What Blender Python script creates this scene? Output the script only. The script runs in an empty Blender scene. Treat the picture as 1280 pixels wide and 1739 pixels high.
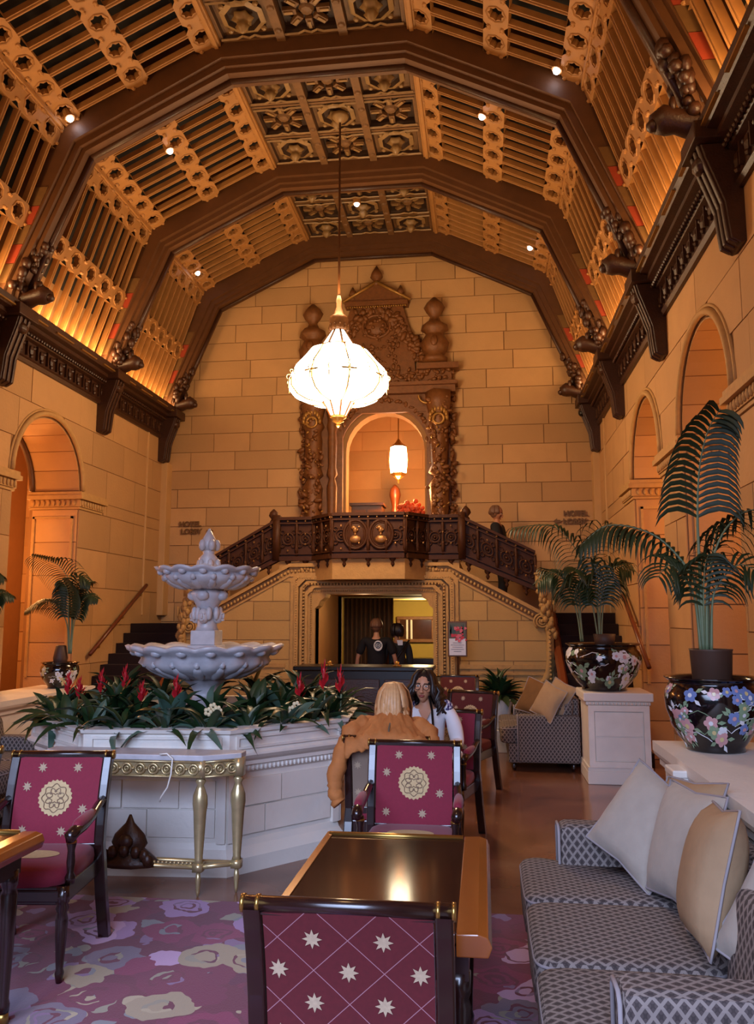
import bpy, math, random
from math import sin, cos, pi, sqrt, atan2, radians, hypot
from mathutils import Vector, Matrix
random.seed(7)
SC = bpy.context.scene
COL = SC.collection

# ---------------------------------------------------------------- camera, world, big lights, exposure
cam = bpy.data.cameras.new('camera')
cam.sensor_fit = 'HORIZONTAL'; cam.sensor_width = 36.0; cam.lens = 36.0 * 1380 / 1280
cam.clip_start = 0.05; cam.clip_end = 100
camo = bpy.data.objects.new('camera', cam); COL.objects.link(camo)
camo.location = (0, 0, 1.7)
camo.rotation_euler = (radians(90 + 7.452), 0, radians(7.369))
SC.camera = camo
SC.view_settings.view_transform = 'Standard'; SC.view_settings.look = 'None'
SC.view_settings.gamma = 1.0; SC.view_settings.use_curve_mapping = False
SC.view_settings.exposure = 0.0
world = bpy.data.worlds.new('world'); SC.world = world; world.use_nodes = True
world.node_tree.nodes['Background'].inputs[0].default_value = (0.62, 0.7, 1.0, 1)
world.node_tree.nodes['Background'].inputs[1].default_value = 0.15

CX, HW, D = -1.8, 3.74, 13.6          # room axis, half width, back wall
XL, XR = CX - HW, CX + HW
RIBS = [13.33, 11.05, 8.5, 5.95, 3.4, 0.85]

def lamp(name, kind, loc, energy, color, rot=(0, 0, 0), size=None, size_y=None, radius=None, spot=None, blend=.5):
    l = bpy.data.lights.new(name, kind); l.energy = energy; l.color = color
    if size: 
        l.shape = 'RECTANGLE' if size_y else 'SQUARE'; l.size = size
        if size_y: l.size_y = size_y
    if radius is not None: l.shadow_soft_size = radius
    if spot: l.spot_size = radians(spot); l.spot_blend = blend
    o = bpy.data.objects.new(name, l); COL.objects.link(o); o.location = loc; o.rotation_euler = rot
    return o
WARM = (1.0, 0.52, 0.23); AMBER = (1.0, 0.43, 0.13); DAY = (0.53, 0.65, 1.0)
# daylight through the tall glazed doors of the near end of the court, behind the camera
lamp('daylight', 'AREA', (-1.8, -2.6, 3.4), 390, DAY, (radians(47), 0, 0), 5.2, 3.6).data.spread = radians(98)
# chandelier and portal lantern
lamp('warm_point_light', 'POINT', (-1.74, 9.7, 3.98), 165, WARM, radius=.25)
lamp('chandelier_uplight', 'POINT', (-1.74, 9.7, 5.75), 75, (1, .6, .26), radius=.2)
lamp('lantern_light', 'POINT', (-1.46, 14.3, 3.95), 170, AMBER, radius=.14)
# cove lights lying along both cornice tops
for yy in (2.1, 4.7, 7.2, 9.8, 12.2):
    lamp('cove_light', 'AREA', (XL + .2, yy, 5.38), 44 if yy < 11 else 24, (1, .6, .26), (0, radians(180 + 22), 0), .14, 2.0)
    lamp('cove_light', 'AREA', (XR - .2, yy, 5.38), 24, (1, .6, .26), (0, radians(180 - 22), 0), .14, 2.0)
# aisle lamps behind the arches, upper hall, room beyond the stair, added passage fill
for yy in (9.9, 7.0):
    lamp('aisle_light', 'POINT', (XL - 1.25, yy - .3, 2.6), 70, AMBER, radius=.15)
    lamp('aisle_light', 'POINT', (XR + 1.15, yy - .3, 3.0), 60, AMBER, radius=.15)
lamp('passage_fill', 'POINT', (-1.75, 12.05, 1.98), 7, (1, .7, .4), radius=.06)  # lamp added to brighten the figures in the passage
lamp('back_room_light', 'POINT', (-1.2, 15.8, 1.85), 80, (1, .74, .36), radius=.1)
lamp('aisle_light', 'POINT', (XL - 1.4, 11.0, 2.9), 130, AMBER, radius=.15)
# unseen lamp added high above, off axis, to brighten the left ceiling
lamp('warm_point_light', 'POINT', (-1.2, 2.4, 5.6), 120, (1, .58, .26), radius=.35)

# ---------------------------------------------------------------- materials
def lin(c):
    if isinstance(c, str):
        c = c.lstrip('#'); c = [int(c[i:i+2], 16) / 255 for i in (0, 2, 4)]
    return tuple((x / 12.92 if x <= .04045 else ((x + .055) / 1.055) ** 2.4) for x in c) + (1,)
class NT:
    def __init__(s, name):
        s.m = bpy.data.materials.new(name); s.m.use_nodes = True
        s.t = s.m.node_tree; s.n = s.t.nodes; s.b = s.n['Principled BSDF']
    def nd(s, t, **k):
        x = s.n.new(t)
        for a, b in k.items(): setattr(x, a, b)
        return x
    def ln(s, a, b): s.t.links.new(a, b)
    def val(s, x, inp):
        if hasattr(x, 'is_linked') or isinstance(x, bpy.types.NodeSocket): s.ln(x, inp)
        else: inp.default_value = x
    def math(s, op, a, b=0.0, c=None):
        x = s.nd('ShaderNodeMath', operation=op); s.val(a, x.inputs[0]); s.val(b, x.inputs[1])
        if c is not None: s.val(c, x.inputs[2])
        return x.outputs[0]
    def mix(s, f, a, b):
        x = s.nd('ShaderNodeMix', data_type='RGBA'); s.val(f, x.inputs[0]); s.val(a, x.inputs[6]); s.val(b, x.inputs[7])
        return x.outputs[2]
    def coord(s, kind='Object'):
        return s.nd('ShaderNodeTexCoord').outputs[kind]
    def noise(s, scale, detail=3, vec=None, dist=0.0):
        x = s.nd('ShaderNodeTexNoise'); x.inputs['Scale'].default_value = scale; x.inputs['Detail'].default_value = detail
        x.inputs['Distortion'].default_value = dist
        s.ln(vec or s.coord(), x.inputs['Vector']); return x
    def ramp(s, f, stops, const=False):
        x = s.nd('ShaderNodeValToRGB'); cr = x.color_ramp
        if const: cr.interpolation = 'CONSTANT'
        while len(cr.elements) < len(stops): cr.elements.new(.5)
        for e, (p, c) in zip(cr.elements, stops): e.position = p; e.color = c if len(c) == 4 else lin(c)
        s.ln(f, x.inputs[0]); return x.outputs[0]
    def bump(s, h, strength, dist=.01):
        x = s.nd('ShaderNodeBump'); x.inputs['Strength'].default_value = strength; x.inputs['Distance'].default_value = dist
        s.ln(h, x.inputs['Height']); s.ln(x.outputs[0], s.b.inputs['Normal'])
def sc_(c, k): return tuple(min(1, x * k) for x in c[:3]) + (1,)
def mat(name, c, rough=.6, metal=0., var=.15, vs=6, bump=0., bs=40, rnd=0., coat=0., spec=.5, sheen=0.):
    k = NT(name); b = k.b; base = lin(c)
    b.inputs['Roughness'].default_value = rough; b.inputs['Metallic'].default_value = metal
    b.inputs['Specular IOR Level'].default_value = spec; b.inputs['Coat Weight'].default_value = coat
    if coat: b.inputs['Coat Roughness'].default_value = .14
    if sheen: b.inputs['Sheen Weight'].default_value = sheen
    n = k.noise(vs)
    out = k.mix(n.outputs[0], sc_(base, 1 - var), sc_(base, 1 + var))
    if rnd:
        oi = k.nd('ShaderNodeObjectInfo')
        out = k.mix(oi.outputs['Random'], out, k.mix(n.outputs[0], sc_(base, 1 - rnd), sc_(base, 1 - rnd * .7)))
    k.ln(out, b.inputs['Base Color'])
    if bump:
        k.bump(k.noise(bs, 4).outputs[0], bump)
    return k.m
def emat(name, c, e, base=None):
    k = NT(name); k.b.inputs['Base Color'].default_value = base or lin(c)
    k.b.inputs['Emission Color'].default_value = lin(c); k.b.inputs['Emission Strength'].default_value = e
    return k.m
STONE = mat('limestone', '#c99b66', .75, var=.13, vs=3.5, bump=.3, bs=30, rnd=.26)
STONEP = mat('limestone_plain', '#c79c66', .75, var=.12, vs=3, bump=.2, bs=25)
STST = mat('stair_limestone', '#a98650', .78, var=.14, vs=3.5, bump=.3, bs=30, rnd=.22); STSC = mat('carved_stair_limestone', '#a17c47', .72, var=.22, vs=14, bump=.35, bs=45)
JOINT = mat('mortar', '#9a7248', .9, var=.1)
STONEC = mat('carved_limestone', '#bd935a', .7, var=.2, vs=14, bump=.35, bs=45)
MARBLE = mat('grey_marble', '#b9b8bc', .35, var=.34, vs=9, bump=.3, bs=16)
MARBLEW = mat('planter_marble', '#ddd7cd', .5, var=.16, vs=6, bump=.2, bs=28, rnd=.08)
PLAS = mat('plaster', '#bf8f58', .8, var=.1)
WOODD = mat('carved_dark_wood', '#3c2010', .42, var=.4, vs=14, bump=.3, bs=60)
WOODB = mat('rib_wood', '#573417', .55, var=.25, vs=8, bump=.15, bs=40)
LATT = mat('ochre_lattice_wood', '#a06e38', .6, var=.22, vs=9, bump=.15, bs=50)
COFF = mat('coffer_wood', '#6a4826', .6, var=.35, vs=10, bump=.3, bs=40)
COFD = mat('coffer_dark', '#3c2410', .7, var=.3, vs=12)
COFL = mat('coffer_gilt', '#8a6a40', .5, metal=.1, var=.25, vs=16)
VOID = mat('ceiling_void', '#160d06', .9, var=.1)  # near-black colour stands for the shade behind the lattice
REDP = mat('painted_red', '#93351a', .6, var=.2, vs=20)
OLIVE = mat('painted_olive', '#6b4a24', .6, var=.2, vs=20)
PORT = mat('portal_bronze', '#74461f', .5, metal=.1, var=.45, vs=18, bump=.4, bs=70)  # bronze lightened in its colour to imitate the haze over the portal
PORTG = mat('portal_gilding', '#a67a3c', .4, metal=.5, var=.3, vs=20)
IRON = mat('balustrade_bronze', '#3a1e0c', .55, var=.35, vs=20, bump=.2, bs=60, spec=.2)
IRONG = mat('balustrade_highlight', '#8a6238', .4, metal=.5, var=.3, vs=30)
CARPET = mat('stair_carpet', '#1f0a08', .95, var=.3, vs=30)
RAILW = mat('handrail_wood', '#6b3419', .35, var=.2)
BRASS = mat('brass', '#b08a48', .28, metal=.9, var=.15)
GOLD = mat('gilded_wood', '#c2b083', .3, metal=.65, var=.25, vs=20)
CHW = mat('chair_mahogany', '#22100d', .26, var=.3, vs=12, coat=.5)
TABW = mat('amber_wood', '#8a4a1c', .14, var=.25, vs=5, coat=.6)
TABT = mat('dark_lacquer', '#2e1a12', .1, var=.3, vs=5, spec=.16)
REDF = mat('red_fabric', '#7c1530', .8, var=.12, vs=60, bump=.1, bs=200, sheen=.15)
REDSHADE = mat('shaded_red_fabric', '#521416', .85, var=.12, vs=60)  # red darkened in the colour for chairs standing in shade
EMB = mat('embroidery', '#c1a77a', .8, var=.2, vs=60)
EMBF = mat('floret_thread', '#a89278', .85, var=.25, vs=90)
EMBD = mat('embroidery_line', '#7d6650', .8, var=.1)
BLACKC = mat('black_porcelain', '#0d0a0e', .1, var=.3, coat=.6)
LEAF = mat('palm_leaf', '#26331a', .5, var=.35, vs=8, spec=.35)
LEAFD = mat('dark_leaf', '#1c3318', .42, var=.4, vs=9, spec=.45)
LEAFM = mat('blue_green_leaf', '#466052', .3, var=.4, vs=9, spec=.7)
STEM = mat('palm_stem', '#6f7f5d', .5, var=.25, vs=10)
SOIL = mat('soil', '#241a12', .95, var=.3, vs=30)
POTB = mat('brown_pot', '#4a3327', .6, var=.2)
RED = mat('bromeliad_red', '#b31522', .5, var=.25, vs=20)
CREAM = mat('cream_flower', '#e3d2a8', .6, var=.15)
PILL = mat('pillow_fabric', '#a1978a', .8, var=.14, vs=14, bump=.12, bs=60, sheen=.1)
PILLT = mat('tan_pillow_fabric', '#9c7f5f', .8, var=.14, vs=14, bump=.12, bs=60)
PIPE = mat('sofa_piping', '#8d8587', .8, var=.1)
BLACKW = mat('black_desk', '#0e0705', .3, var=.2)
SKIN = mat('skin', '#c08a68', .55, var=.08, vs=20)
SKIND = mat('skin_tan', '#a8714f', .55, var=.08, vs=20)
def hairmat(name, a, b):
    k = NT(name); mp = k.nd('ShaderNodeVectorMath', operation='MULTIPLY'); k.ln(k.coord(), mp.inputs[0]); mp.inputs[1].default_value = (1, 1, .08)
    k.ln(k.ramp(k.noise(48, 2, mp.outputs[0]).outputs[0], [(.38, a), (.58, b)]), k.b.inputs['Base Color']); k.b.inputs['Roughness'].default_value = .5; return k.m
HAIRB = mat('black_hair', '#1c100d', .45, var=.3, vs=40)
HAIRL = hairmat('blonde_hair', '#4a2c16', '#ad7c4a')
HAIRG = mat('greying_hair', '#6b4a36', .5, var=.3, vs=40)
TAN = mat('tan_jacket', '#b06c34', .8, var=.28, vs=16, bump=.8, bs=16)
BLK = mat('black_cloth', '#121013', .85, var=.2)
GREYC = mat('charcoal_cloth', '#2e2c29', .85, var=.2)
KHAKI = mat('khaki_cloth', '#6a5d48', .85, var=.15)
WHITE = mat('white_cloth', '#e6eaf0', .7, var=.06)
PRINT = NT('blouse_print'); 
_v = PRINT.nd('ShaderNodeTexVoronoi'); _v.inputs['Scale'].default_value = 60; PRINT.ln(PRINT.coord(), _v.inputs['Vector'])
PRINT.ln(PRINT.ramp(_v.outputs['Distance'], [(0, '#2c2a55'), (.45, '#5a5a8c'), (.62, '#e6eaf0')], True), PRINT.b.inputs['Base Color']); PRINT.b.inputs['Roughness'].default_value = .8
PRINT = PRINT.m
PAPER = mat('grey_paper', '#c6c9d6', .6, var=.05)
INK = mat('grey_ink', '#70727e', .7, var=.05)
BLACKP = mat('black_paint', '#0b0908', .4, var=.1)
WHITEP = mat('white_paint', '#e9e6dc', .6, var=.05)
PINK = mat('pink_cloth', '#a8376a', .8, var=.2)
MIRR = mat('picture_glass', '#4a2e22', .06, var=.5, vs=5, coat=.5)
GRNW = mat('ochre_wall', '#a58a3e', .8, var=.1)
CURT = mat('gold_curtain', '#6e4a22', .85, var=.3, vs=9)
SIGN = mat('letter_bronze', '#6e4c22', .5, var=.1)
FLAME = emat('lantern_glass', '#fff0cc', 18.0); FLAME2 = emat('dim_lantern_glass', '#fff3dc', 5.0)
BULB = emat('portal_lantern_glass', '#ffefc8', 26.0)
SPOTM = emat('downlight_lens', '#f4f2ff', 18.0)

def lattice_mat(name, dark, light, p=.042, w=.15, dot=.3):
    k = NT(name); uv = k.nd('ShaderNodeUVMap'); sx = k.nd('ShaderNodeSeparateXYZ'); k.ln(uv.outputs[0], sx.inputs[0])
    u = k.math('DIVIDE', sx.outputs[0], p); v = k.math('DIVIDE', sx.outputs[1], p * 1.35)
    a = k.math('ABSOLUTE', k.math('SUBTRACT', k.math('FRACT', k.math('ADD', u, v)), .5))
    b = k.math('ABSOLUTE', k.math('SUBTRACT', k.math('FRACT', k.math('SUBTRACT', u, v)), .5))
    line = k.math('GREATER_THAN', k.math('MAXIMUM', a, b), .5 - w)
    qf = k.math('LESS_THAN', k.math('MULTIPLY', a, b), .012)
    inn = k.math('MULTIPLY', qf, k.math('LESS_THAN', k.math('MAXIMUM', a, b), dot))
    dk = lin(dark); lt = lin(light)
    base = k.mix(inn, sc_(dk, 1.35), sc_(dk, .8))
    n = k.noise(40).outputs[0]
    col = k.mix(line, base, k.mix(n, sc_(lt, .8), lt))
    k.ln(col, k.b.inputs['Base Color']); k.b.inputs['Roughness'].default_value = .85
    k.bump(line, .25, .003)
    return k.m
SOFAF = lattice_mat('sofa_lattice_fabric', '#3d3433', '#857a74')
SOFAC = mat('sofa_cushion_top', '#79706c', .8, var=.12, vs=6, bump=.1, bs=150, sheen=.15)
k = NT('diamond_red_fabric'); _uv = k.nd('ShaderNodeUVMap'); _s = k.nd('ShaderNodeSeparateXYZ'); k.ln(_uv.outputs[0], _s.inputs[0])
_u = k.math('DIVIDE', _s.outputs[0], .186); _w = k.math('DIVIDE', _s.outputs[1], .172)
_a = k.math('ABSOLUTE', k.math('SUBTRACT', k.math('FRACT', k.math('ADD', _u, _w)), .5)); _b = k.math('ABSOLUTE', k.math('SUBTRACT', k.math('FRACT', k.math('SUBTRACT', _u, _w)), .5))
_l = k.math('GREATER_THAN', k.math('MAXIMUM', _a, _b), .492)
k.ln(k.mix(_l, k.mix(k.noise(70).outputs[0], lin('#4a0a12'), lin('#5a0f18')), lin('#93666e')), k.b.inputs['Base Color']); k.b.inputs['Roughness'].default_value = .85  # back cloth reds darkened to hold the shade on the chair backs
REDD = k.m
# polished floor
k = NT('polished_floor'); n1 = k.noise(1.3, 5).outputs[0]
k.ln(k.ramp(n1, [(.3, '#5a3a2c'), (.55, '#7a5240'), (.75, '#8a6a55')]), k.b.inputs['Base Color'])
k.b.inputs['Roughness'].default_value = .16; k.b.inputs['Specular IOR Level'].default_value = .6; FLOOR = k.m
# floral carpet
k = NT('floral_carpet'); co = k.coord()
nz = k.noise(7, 2, co); mp = k.nd('ShaderNodeVectorMath', operation='MULTIPLY_ADD'); k.ln(nz.outputs['Color'], mp.inputs[0]); mp.inputs[1].default_value = (.16, .16, 0); k.ln(co, mp.inputs[2])
def cells(scale, stops, ring):
    vo = k.nd('ShaderNodeTexVoronoi'); vo.inputs['Scale'].default_value = scale; k.ln(mp.outputs[0], vo.inputs['Vector'])
    sp = k.nd('ShaderNodeSeparateColor'); k.ln(vo.outputs['Color'], sp.inputs[0])
    return k.ramp(sp.outputs[0], stops, True), k.ramp(vo.outputs['Distance'], ring, True), vo
c1, r1, v1 = cells(4.0, [(0, '#6a1238'), (.3, '#9a78a6'), (.45, '#7a1844'), (.6, '#98896f'), (.75, '#6f6072'), (.88, '#b493b8')], [(0, (1, 1, 1, 1)), (.13, (0, 0, 0, 1)), (.2, (1, 1, 1, 1)), (.3, (0, 0, 0, 1)), (.36, (1, 1, 1, 1)), (.62, (0, 0, 0, 1))])
c2, r2, v2 = cells(8.5, [(0, '#6a1238'), (.2, '#8a8472'), (.4, '#7d5f82'), (.55, '#a5977b'), (.7, '#5a1034'), (.85, '#77777c')], [(0, (1, 1, 1, 1)), (.5, (0, 0, 0, 1))])
k.ln(k.mix(r1, k.mix(r2, lin('#62102f'), c2), c1), k.b.inputs['Base Color']); k.b.inputs['Roughness'].default_value = .95; k.b.inputs['Sheen Weight'].default_value = .2
k.bump(k.noise(160, 2).outputs[0], .4, .004); RUG = k.m

# ---------------------------------------------------------------- mesh helpers
class MB:
    def __init__(s): s.v = []; s.f = []; s.mi = []
    def add(s, vs, fs, mi=0):
        b = len(s.v); s.v += [tuple(v) for v in vs]
        for f in fs: s.f.append(tuple(b + i for i in f)); s.mi.append(mi)
        return s
    def bx(s, x0, x1, y0, y1, z0, z1, mi=0, M=None):
        vs = [(x, y, z) for z in (z0, z1) for y in (y0, y1) for x in (x0, x1)]
        if M: vs = [M @ Vector(v) for v in vs]
        return s.add(vs, [(0, 2, 3, 1), (4, 5, 7, 6), (0, 1, 5, 4), (2, 6, 7, 3), (0, 4, 6, 2), (1, 3, 7, 5)], mi)
    def box(s, c, d, M=None, mi=0):
        c = Vector(c); h = Vector(d) / 2
        m = Matrix.Translation(c) @ (M or Matrix())
        return s.bx(-h.x, h.x, -h.y, h.y, -h.z, h.z, mi, m)
    def tube(s, pts, r, n=8, mi=0, caps=True, flat=None):
        pts = [Vector(p) for p in pts]; L = len(pts)
        rs = r if isinstance(r, (list, tuple)) else [r] * L
        vs = []; ref = None
        for i, p in enumerate(pts):
            t = (pts[min(i + 1, L - 1)] - pts[max(i - 1, 0)])
            t = t.normalized() if t.length > 1e-9 else Vector((0, 0, 1))
            if ref is None:
                ref = Vector((0, 0, 1)) if abs(t.z) < .9 else Vector((1, 0, 0))
            a = t.cross(ref); a = a.normalized() if a.length > 1e-6 else t.orthogonal().normalized()
            b = t.cross(a); ref = -b if False else a.cross(t)
            for k in range(n):
                q = 2 * pi * k / n
                vs.append(p + a * (cos(q) * rs[i]) + b * (sin(q) * rs[i] * (flat or 1)))
        fs = []
        for i in range(L - 1):
            for k in range(n):
                k2 = (k + 1) % n
                fs.append((i * n + k, i * n + k2, (i + 1) * n + k2, (i + 1) * n + k))
        if caps: fs += [tuple(range(n - 1, -1, -1)), tuple((L - 1) * n + k for k in range(n))]
        return s.add(vs, fs, mi)
    def cyl(s, p0, p1, r0, r1=None, n=10, mi=0): return s.tube([p0, p1], [r0, r0 if r1 is None else r1], n, mi)
    def lathe(s, prof, c=(0, 0, 0), n=24, mi=0, wave=None, cap=True, a0=0, sq=1.0):
        c = Vector(c); vs = []; L = len(prof)
        for i, (r, z) in enumerate(prof):
            for k in range(n):
                q = a0 + 2 * pi * k / n; rr = r; zz = z
                if wave: rr, zz = wave(i, q, r, z)
                vs.append((c.x + rr * cos(q), c.y + rr * sin(q) * sq, c.z + zz))
        fs = [(i * n + k, i * n + (k + 1) % n, (i + 1) * n + (k + 1) % n, (i + 1) * n + k) for i in range(L - 1) for k in range(n)]
        if cap: fs += [tuple(range(n - 1, -1, -1)), tuple((L - 1) * n + k for k in range(n))]
        return s.add(vs, fs, mi)
    def ell(s, c, r, n=10, m=6, M=None, mi=0):
        if not isinstance(r, (tuple, list, Vector)): r = (r, r, r)
        c = Vector(c); vs = []
        for i in range(1, m):
            p = pi * i / m
            for k in range(n):
                q = 2 * pi * k / n
                vs.append(Vector((r[0] * sin(p) * cos(q), r[1] * sin(p) * sin(q), r[2] * cos(p))))
        vs += [Vector((0, 0, r[2])), Vector((0, 0, -r[2]))]
        if M: vs = [M @ v for v in vs]
        vs = [v + c for v in vs]; T = (m - 1) * n
        fs = [(T, k, (k + 1) % n) for k in range(n)]
        for i in range(m - 2): fs += [(i * n + k, (i + 1) * n + k, (i + 1) * n + (k + 1) % n, i * n + (k + 1) % n) for k in range(n)]
        fs += [(T + 1, (m - 2) * n + (k + 1) % n, (m - 2) * n + k) for k in range(n)]
        return s.add(vs, fs, mi)
    def blob(s, c, r, mi=0, M=None): return s.ell(c, r, 6, 4, M, mi)
    def prism(s, poly, fn, d0, d1, mi=0):       # poly in 2D, fn(u, v, d) -> xyz
        n = len(poly); vs = [fn(u, v, d0) for u, v in poly] + [fn(u, v, d1) for u, v in poly]
        fs = [tuple(range(n - 1, -1, -1)), tuple(range(n, 2 * n))] + [(i, (i + 1) % n, n + (i + 1) % n, n + i) for i in range(n)]
        return s.add(vs, fs, mi)
    def torus(s, c, R, r, u=(1, 0, 0), v=(0, 0, 1), n=16, m=6, mi=0, arc=1.0, ry=None):
        c = Vector(c); u = Vector(u); v = Vector(v); w = u.cross(v)
        N = n if arc >= 1 else n + 1; vs = []
        for i in range(N):
            q = 2 * pi * arc * i / n; dr = u * cos(q) + v * sin(q); p = c + u * (cos(q) * R) + v * (sin(q) * (ry or R))
            for k in range(m):
                a = 2 * pi * k / m; vs.append(p + dr * (cos(a) * r) + w * (sin(a) * r))
        fs = [(i * m + k, ((i + 1) % N) * m + k, ((i + 1) % N) * m + (k + 1) % m, i * m + (k + 1) % m) for i in range(n if arc >= 1 else N - 1) for k in range(m)]
        return s.add(vs, fs, mi)
    def disc(s, c, r, u, v, n=10, mi=0, wob=0, k=5):
        c = Vector(c); u = Vector(u); v = Vector(v)
        vs = [c + (u * cos(2 * pi * i / n) + v * sin(2 * pi * i / n)) * (r * (1 + wob * cos(k * 2 * pi * i / n))) for i in range(n)]
        return s.add(vs, [tuple(range(n))], mi)
    def strip(s, rows, mi=0, closed=False):     # grid of points
        n = len(rows[0]); vs = [p for r in rows for p in r]
        fs = [(i * n + k, i * n + (k + 1) % n, (i + 1) * n + (k + 1) % n, (i + 1) * n + k) for i in range(len(rows) - 1) for k in range(n if closed else n - 1)]
        return s.add(vs, fs, mi)
    def build(s, name, mats, parent=None, smooth=False, bevel=0., sub=0, solid=0., fix=False):
        me = bpy.data.meshes.new(name); me.from_pydata([tuple(v) for v in s.v], [], s.f)
        if not isinstance(mats, (list, tuple)): mats = [mats]
        for m in mats: me.materials.append(m)
        if len(mats) > 1: me.polygons.foreach_set('material_index', s.mi)
        uvl = me.uv_layers.new(name='UVMap'); me.update()
        vv = me.vertices; uvs = []
        for p in me.polygons:
            nx, ny, nz = abs(p.normal.x), abs(p.normal.y), abs(p.normal.z)
            for vi in p.vertices:
                c = vv[vi].co
                uvs += (c.y, c.z) if nx >= ny and nx >= nz else ((c.x, c.z) if ny >= nz else (c.x, c.y))
        uvl.data.foreach_set('uv', uvs)
        if smooth: me.polygons.foreach_set('use_smooth', [True] * len(me.polygons))
        if fix:
            import bmesh
            bm = bmesh.new(); bm.from_mesh(me); bmesh.ops.recalc_face_normals(bm, faces=bm.faces); bm.to_mesh(me); bm.free()
        o = bpy.data.objects.new(name, me); COL.objects.link(o)
        if parent: o.parent = parent
        if bevel:
            b = o.modifiers.new('bevel', 'BEVEL'); b.width = bevel; b.segments = 2; b.limit_method = 'ANGLE'
        if sub:
            b = o.modifiers.new('sub', 'SUBSURF'); b.levels = sub; b.render_levels = sub
        if solid:
            b = o.modifiers.new('solid', 'SOLIDIFY'); b.thickness = solid; b.offset = 0
        return o
def tag(o, label=None, cat=None, group=None, kind=None):
    if label: o['label'] = label
    if cat: o['category'] = cat
    if group: o['group'] = group
    if kind: o['kind'] = kind
    return o
def thing(name, label, cat, loc=(0, 0, 0), rz=0, group=None):
    o = bpy.data.objects.new(name, None); COL.objects.link(o); o.location = loc; o.rotation_euler = (0, 0, rz)
    return tag(o, label, cat, group)
def struct(name):
    o = bpy.data.objects.new(name, None); COL.objects.link(o); o['kind'] = 'structure'; return o
def inst(o, parent=None, loc=None, rot=None, M=None):
    c = o.copy(); COL.objects.link(c); c.parent = parent
    if M is not None: c.matrix_local = M
    if loc is not None: c.location = loc
    if rot is not None: c.rotation_euler = rot
    return c
def dup(root, loc=None, rz=None, label=None, group=None, scale=None):
    def rec(o, par):
        c = o.copy(); COL.objects.link(c); c.parent = par
        for ch in list(o.children): rec(ch, c)
        return c
    c = rec(root, None)
    if loc is not None: c.location = loc
    if rz is not None: c.rotation_euler = (0, 0, rz)
    if scale: c.scale = scale
    if label: c['label'] = label
    if group: c['group'] = group
    return c
def ordinal(i): return ['first', 'second', 'third', 'fourth', 'fifth', 'sixth', 'seventh', 'eighth', 'ninth', 'tenth', 'eleventh', 'twelfth', 'thirteenth', 'fourteenth', 'fifteenth', 'sixteenth'][i]
# ================================================================ STRUCTURE
# ---- floor
f = MB().bx(-8.2, 4.6, -3.4, 18.2, -.12, 0).build('floor', FLOOR); f['kind'] = 'structure'

# ---- block masonry
def wall_blocks(parent, fn, u0, u1, z0, z1, h, wr, lo=None, hi=None, breaks=(), skip=(), t=.02, gap=.013, m=None, name='stone_block'):
    rows = max(1, round((z1 - z0) / h)); h = (z1 - z0) / rows
    for r in range(rows):
        za, zb = z0 + r * h, z0 + (r + 1) * h
        u = u0 - random.uniform(0, wr[0])
        while u < u1:
            w = random.uniform(*wr); a, b = max(u, u0), min(u + w, u1); u += w
            if u1 - u < .25: b = u1; u = u1
            iv = [(a, b)]
            for (sa, sb, sz0, sz1) in skip:
                if sz0 < zb - .05 and sz1 > za + .05:
                    nv = []
                    for (p, q) in iv:
                        if sb <= p or sa >= q: nv.append((p, q)); continue
                        if sa > p: nv.append((p, sa))
                        if sb < q: nv.append((sb, q))
                    iv = nv
            for (p, q) in iv:
                if q - p < .07: continue
                p += gap / 2; q -= gap / 2
                us = sorted(set([p + (q - p) * i / 8 for i in range(9)] + [x for x in breaks if p < x < q]))
                L = [max(za + gap / 2, lo(x)) if lo else za + gap / 2 for x in us]
                H = [min(zb - gap / 2, hi(x)) if hi else zb - gap / 2 for x in us]
                run = []
                def flush(run):
                    if len(run) < 2: return
                    pl = [(us[i], L[i]) for i in run]; ph = [(us[i], H[i]) for i in run]
                    if all(abs(z - pl[0][1]) < 1e-6 for _, z in pl): pl = [pl[0], pl[-1]]
                    if all(abs(z - ph[0][1]) < 1e-6 for _, z in ph): ph = [ph[0], ph[-1]]
                    MB().prism(pl + ph[::-1], fn, 0, t * random.uniform(.8, 1.2)).build(name, m or STONE, parent)
                for i in range(len(us)):
                    if H[i] - L[i] > .012: run.append(i)
                    else: flush(run); run = []
                flush(run)

# ---- back wall with the portal opening above and the passage below
wb = struct('wall_back')
mb = MB()
PO = [(-2.30, 2.28), (-2.30, 4.55)] + [(-1.62 - .68 * cos(pi * i / 14), 4.55 + .68 * sin(pi * i / 14)) for i in range(1, 14)] + [(-.94, 4.55), (-.94, 2.28)]
outl = [(-7.6, 2.28)] + PO + [(4.2, 2.28), (4.2, 8.9), (-7.6, 8.9)]
bk = lambda u, v, d: (u, D + .02 - d, v)
mb.prism(outl, bk, 0, -.3)
mb.bx(-7.6, -2.42, D + .02, D + .32, 0, 2.28).bx(-.68, 4.2, D + .02, D + .32, 0, 2.28).bx(-2.42, -.68, D + .02, D + .32, 2.07, 2.28)
mb.build('backing', JOINT, wb)
def vault(u):
    a = abs(u - CX)
    return 8.2 if a < 1.1 else (8.2 - (a - 1.1) * .5 if a < 2.9 else 7.3 - (a - 2.9) * 2.45)
wall_blocks(wb, bk, XL + .0, XR, 2.3, 8.24, .33, (.62, 1.12), hi=vault, breaks=(CX - 2.9, CX - 1.1, CX + 1.1, CX + 2.9), skip=[(-2.95, -.55, 2.2, 5.9), (-2.2, -1.3, 5.6, 7.0)], m=STONE)
wall_blocks(wb, bk, XL, -4.3, .0, 2.3, .33, (.62, 1.12), t=.02); wall_blocks(wb, bk, .9, XR, 0, 2.3, .33, (.62, 1.12), t=.02)

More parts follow.
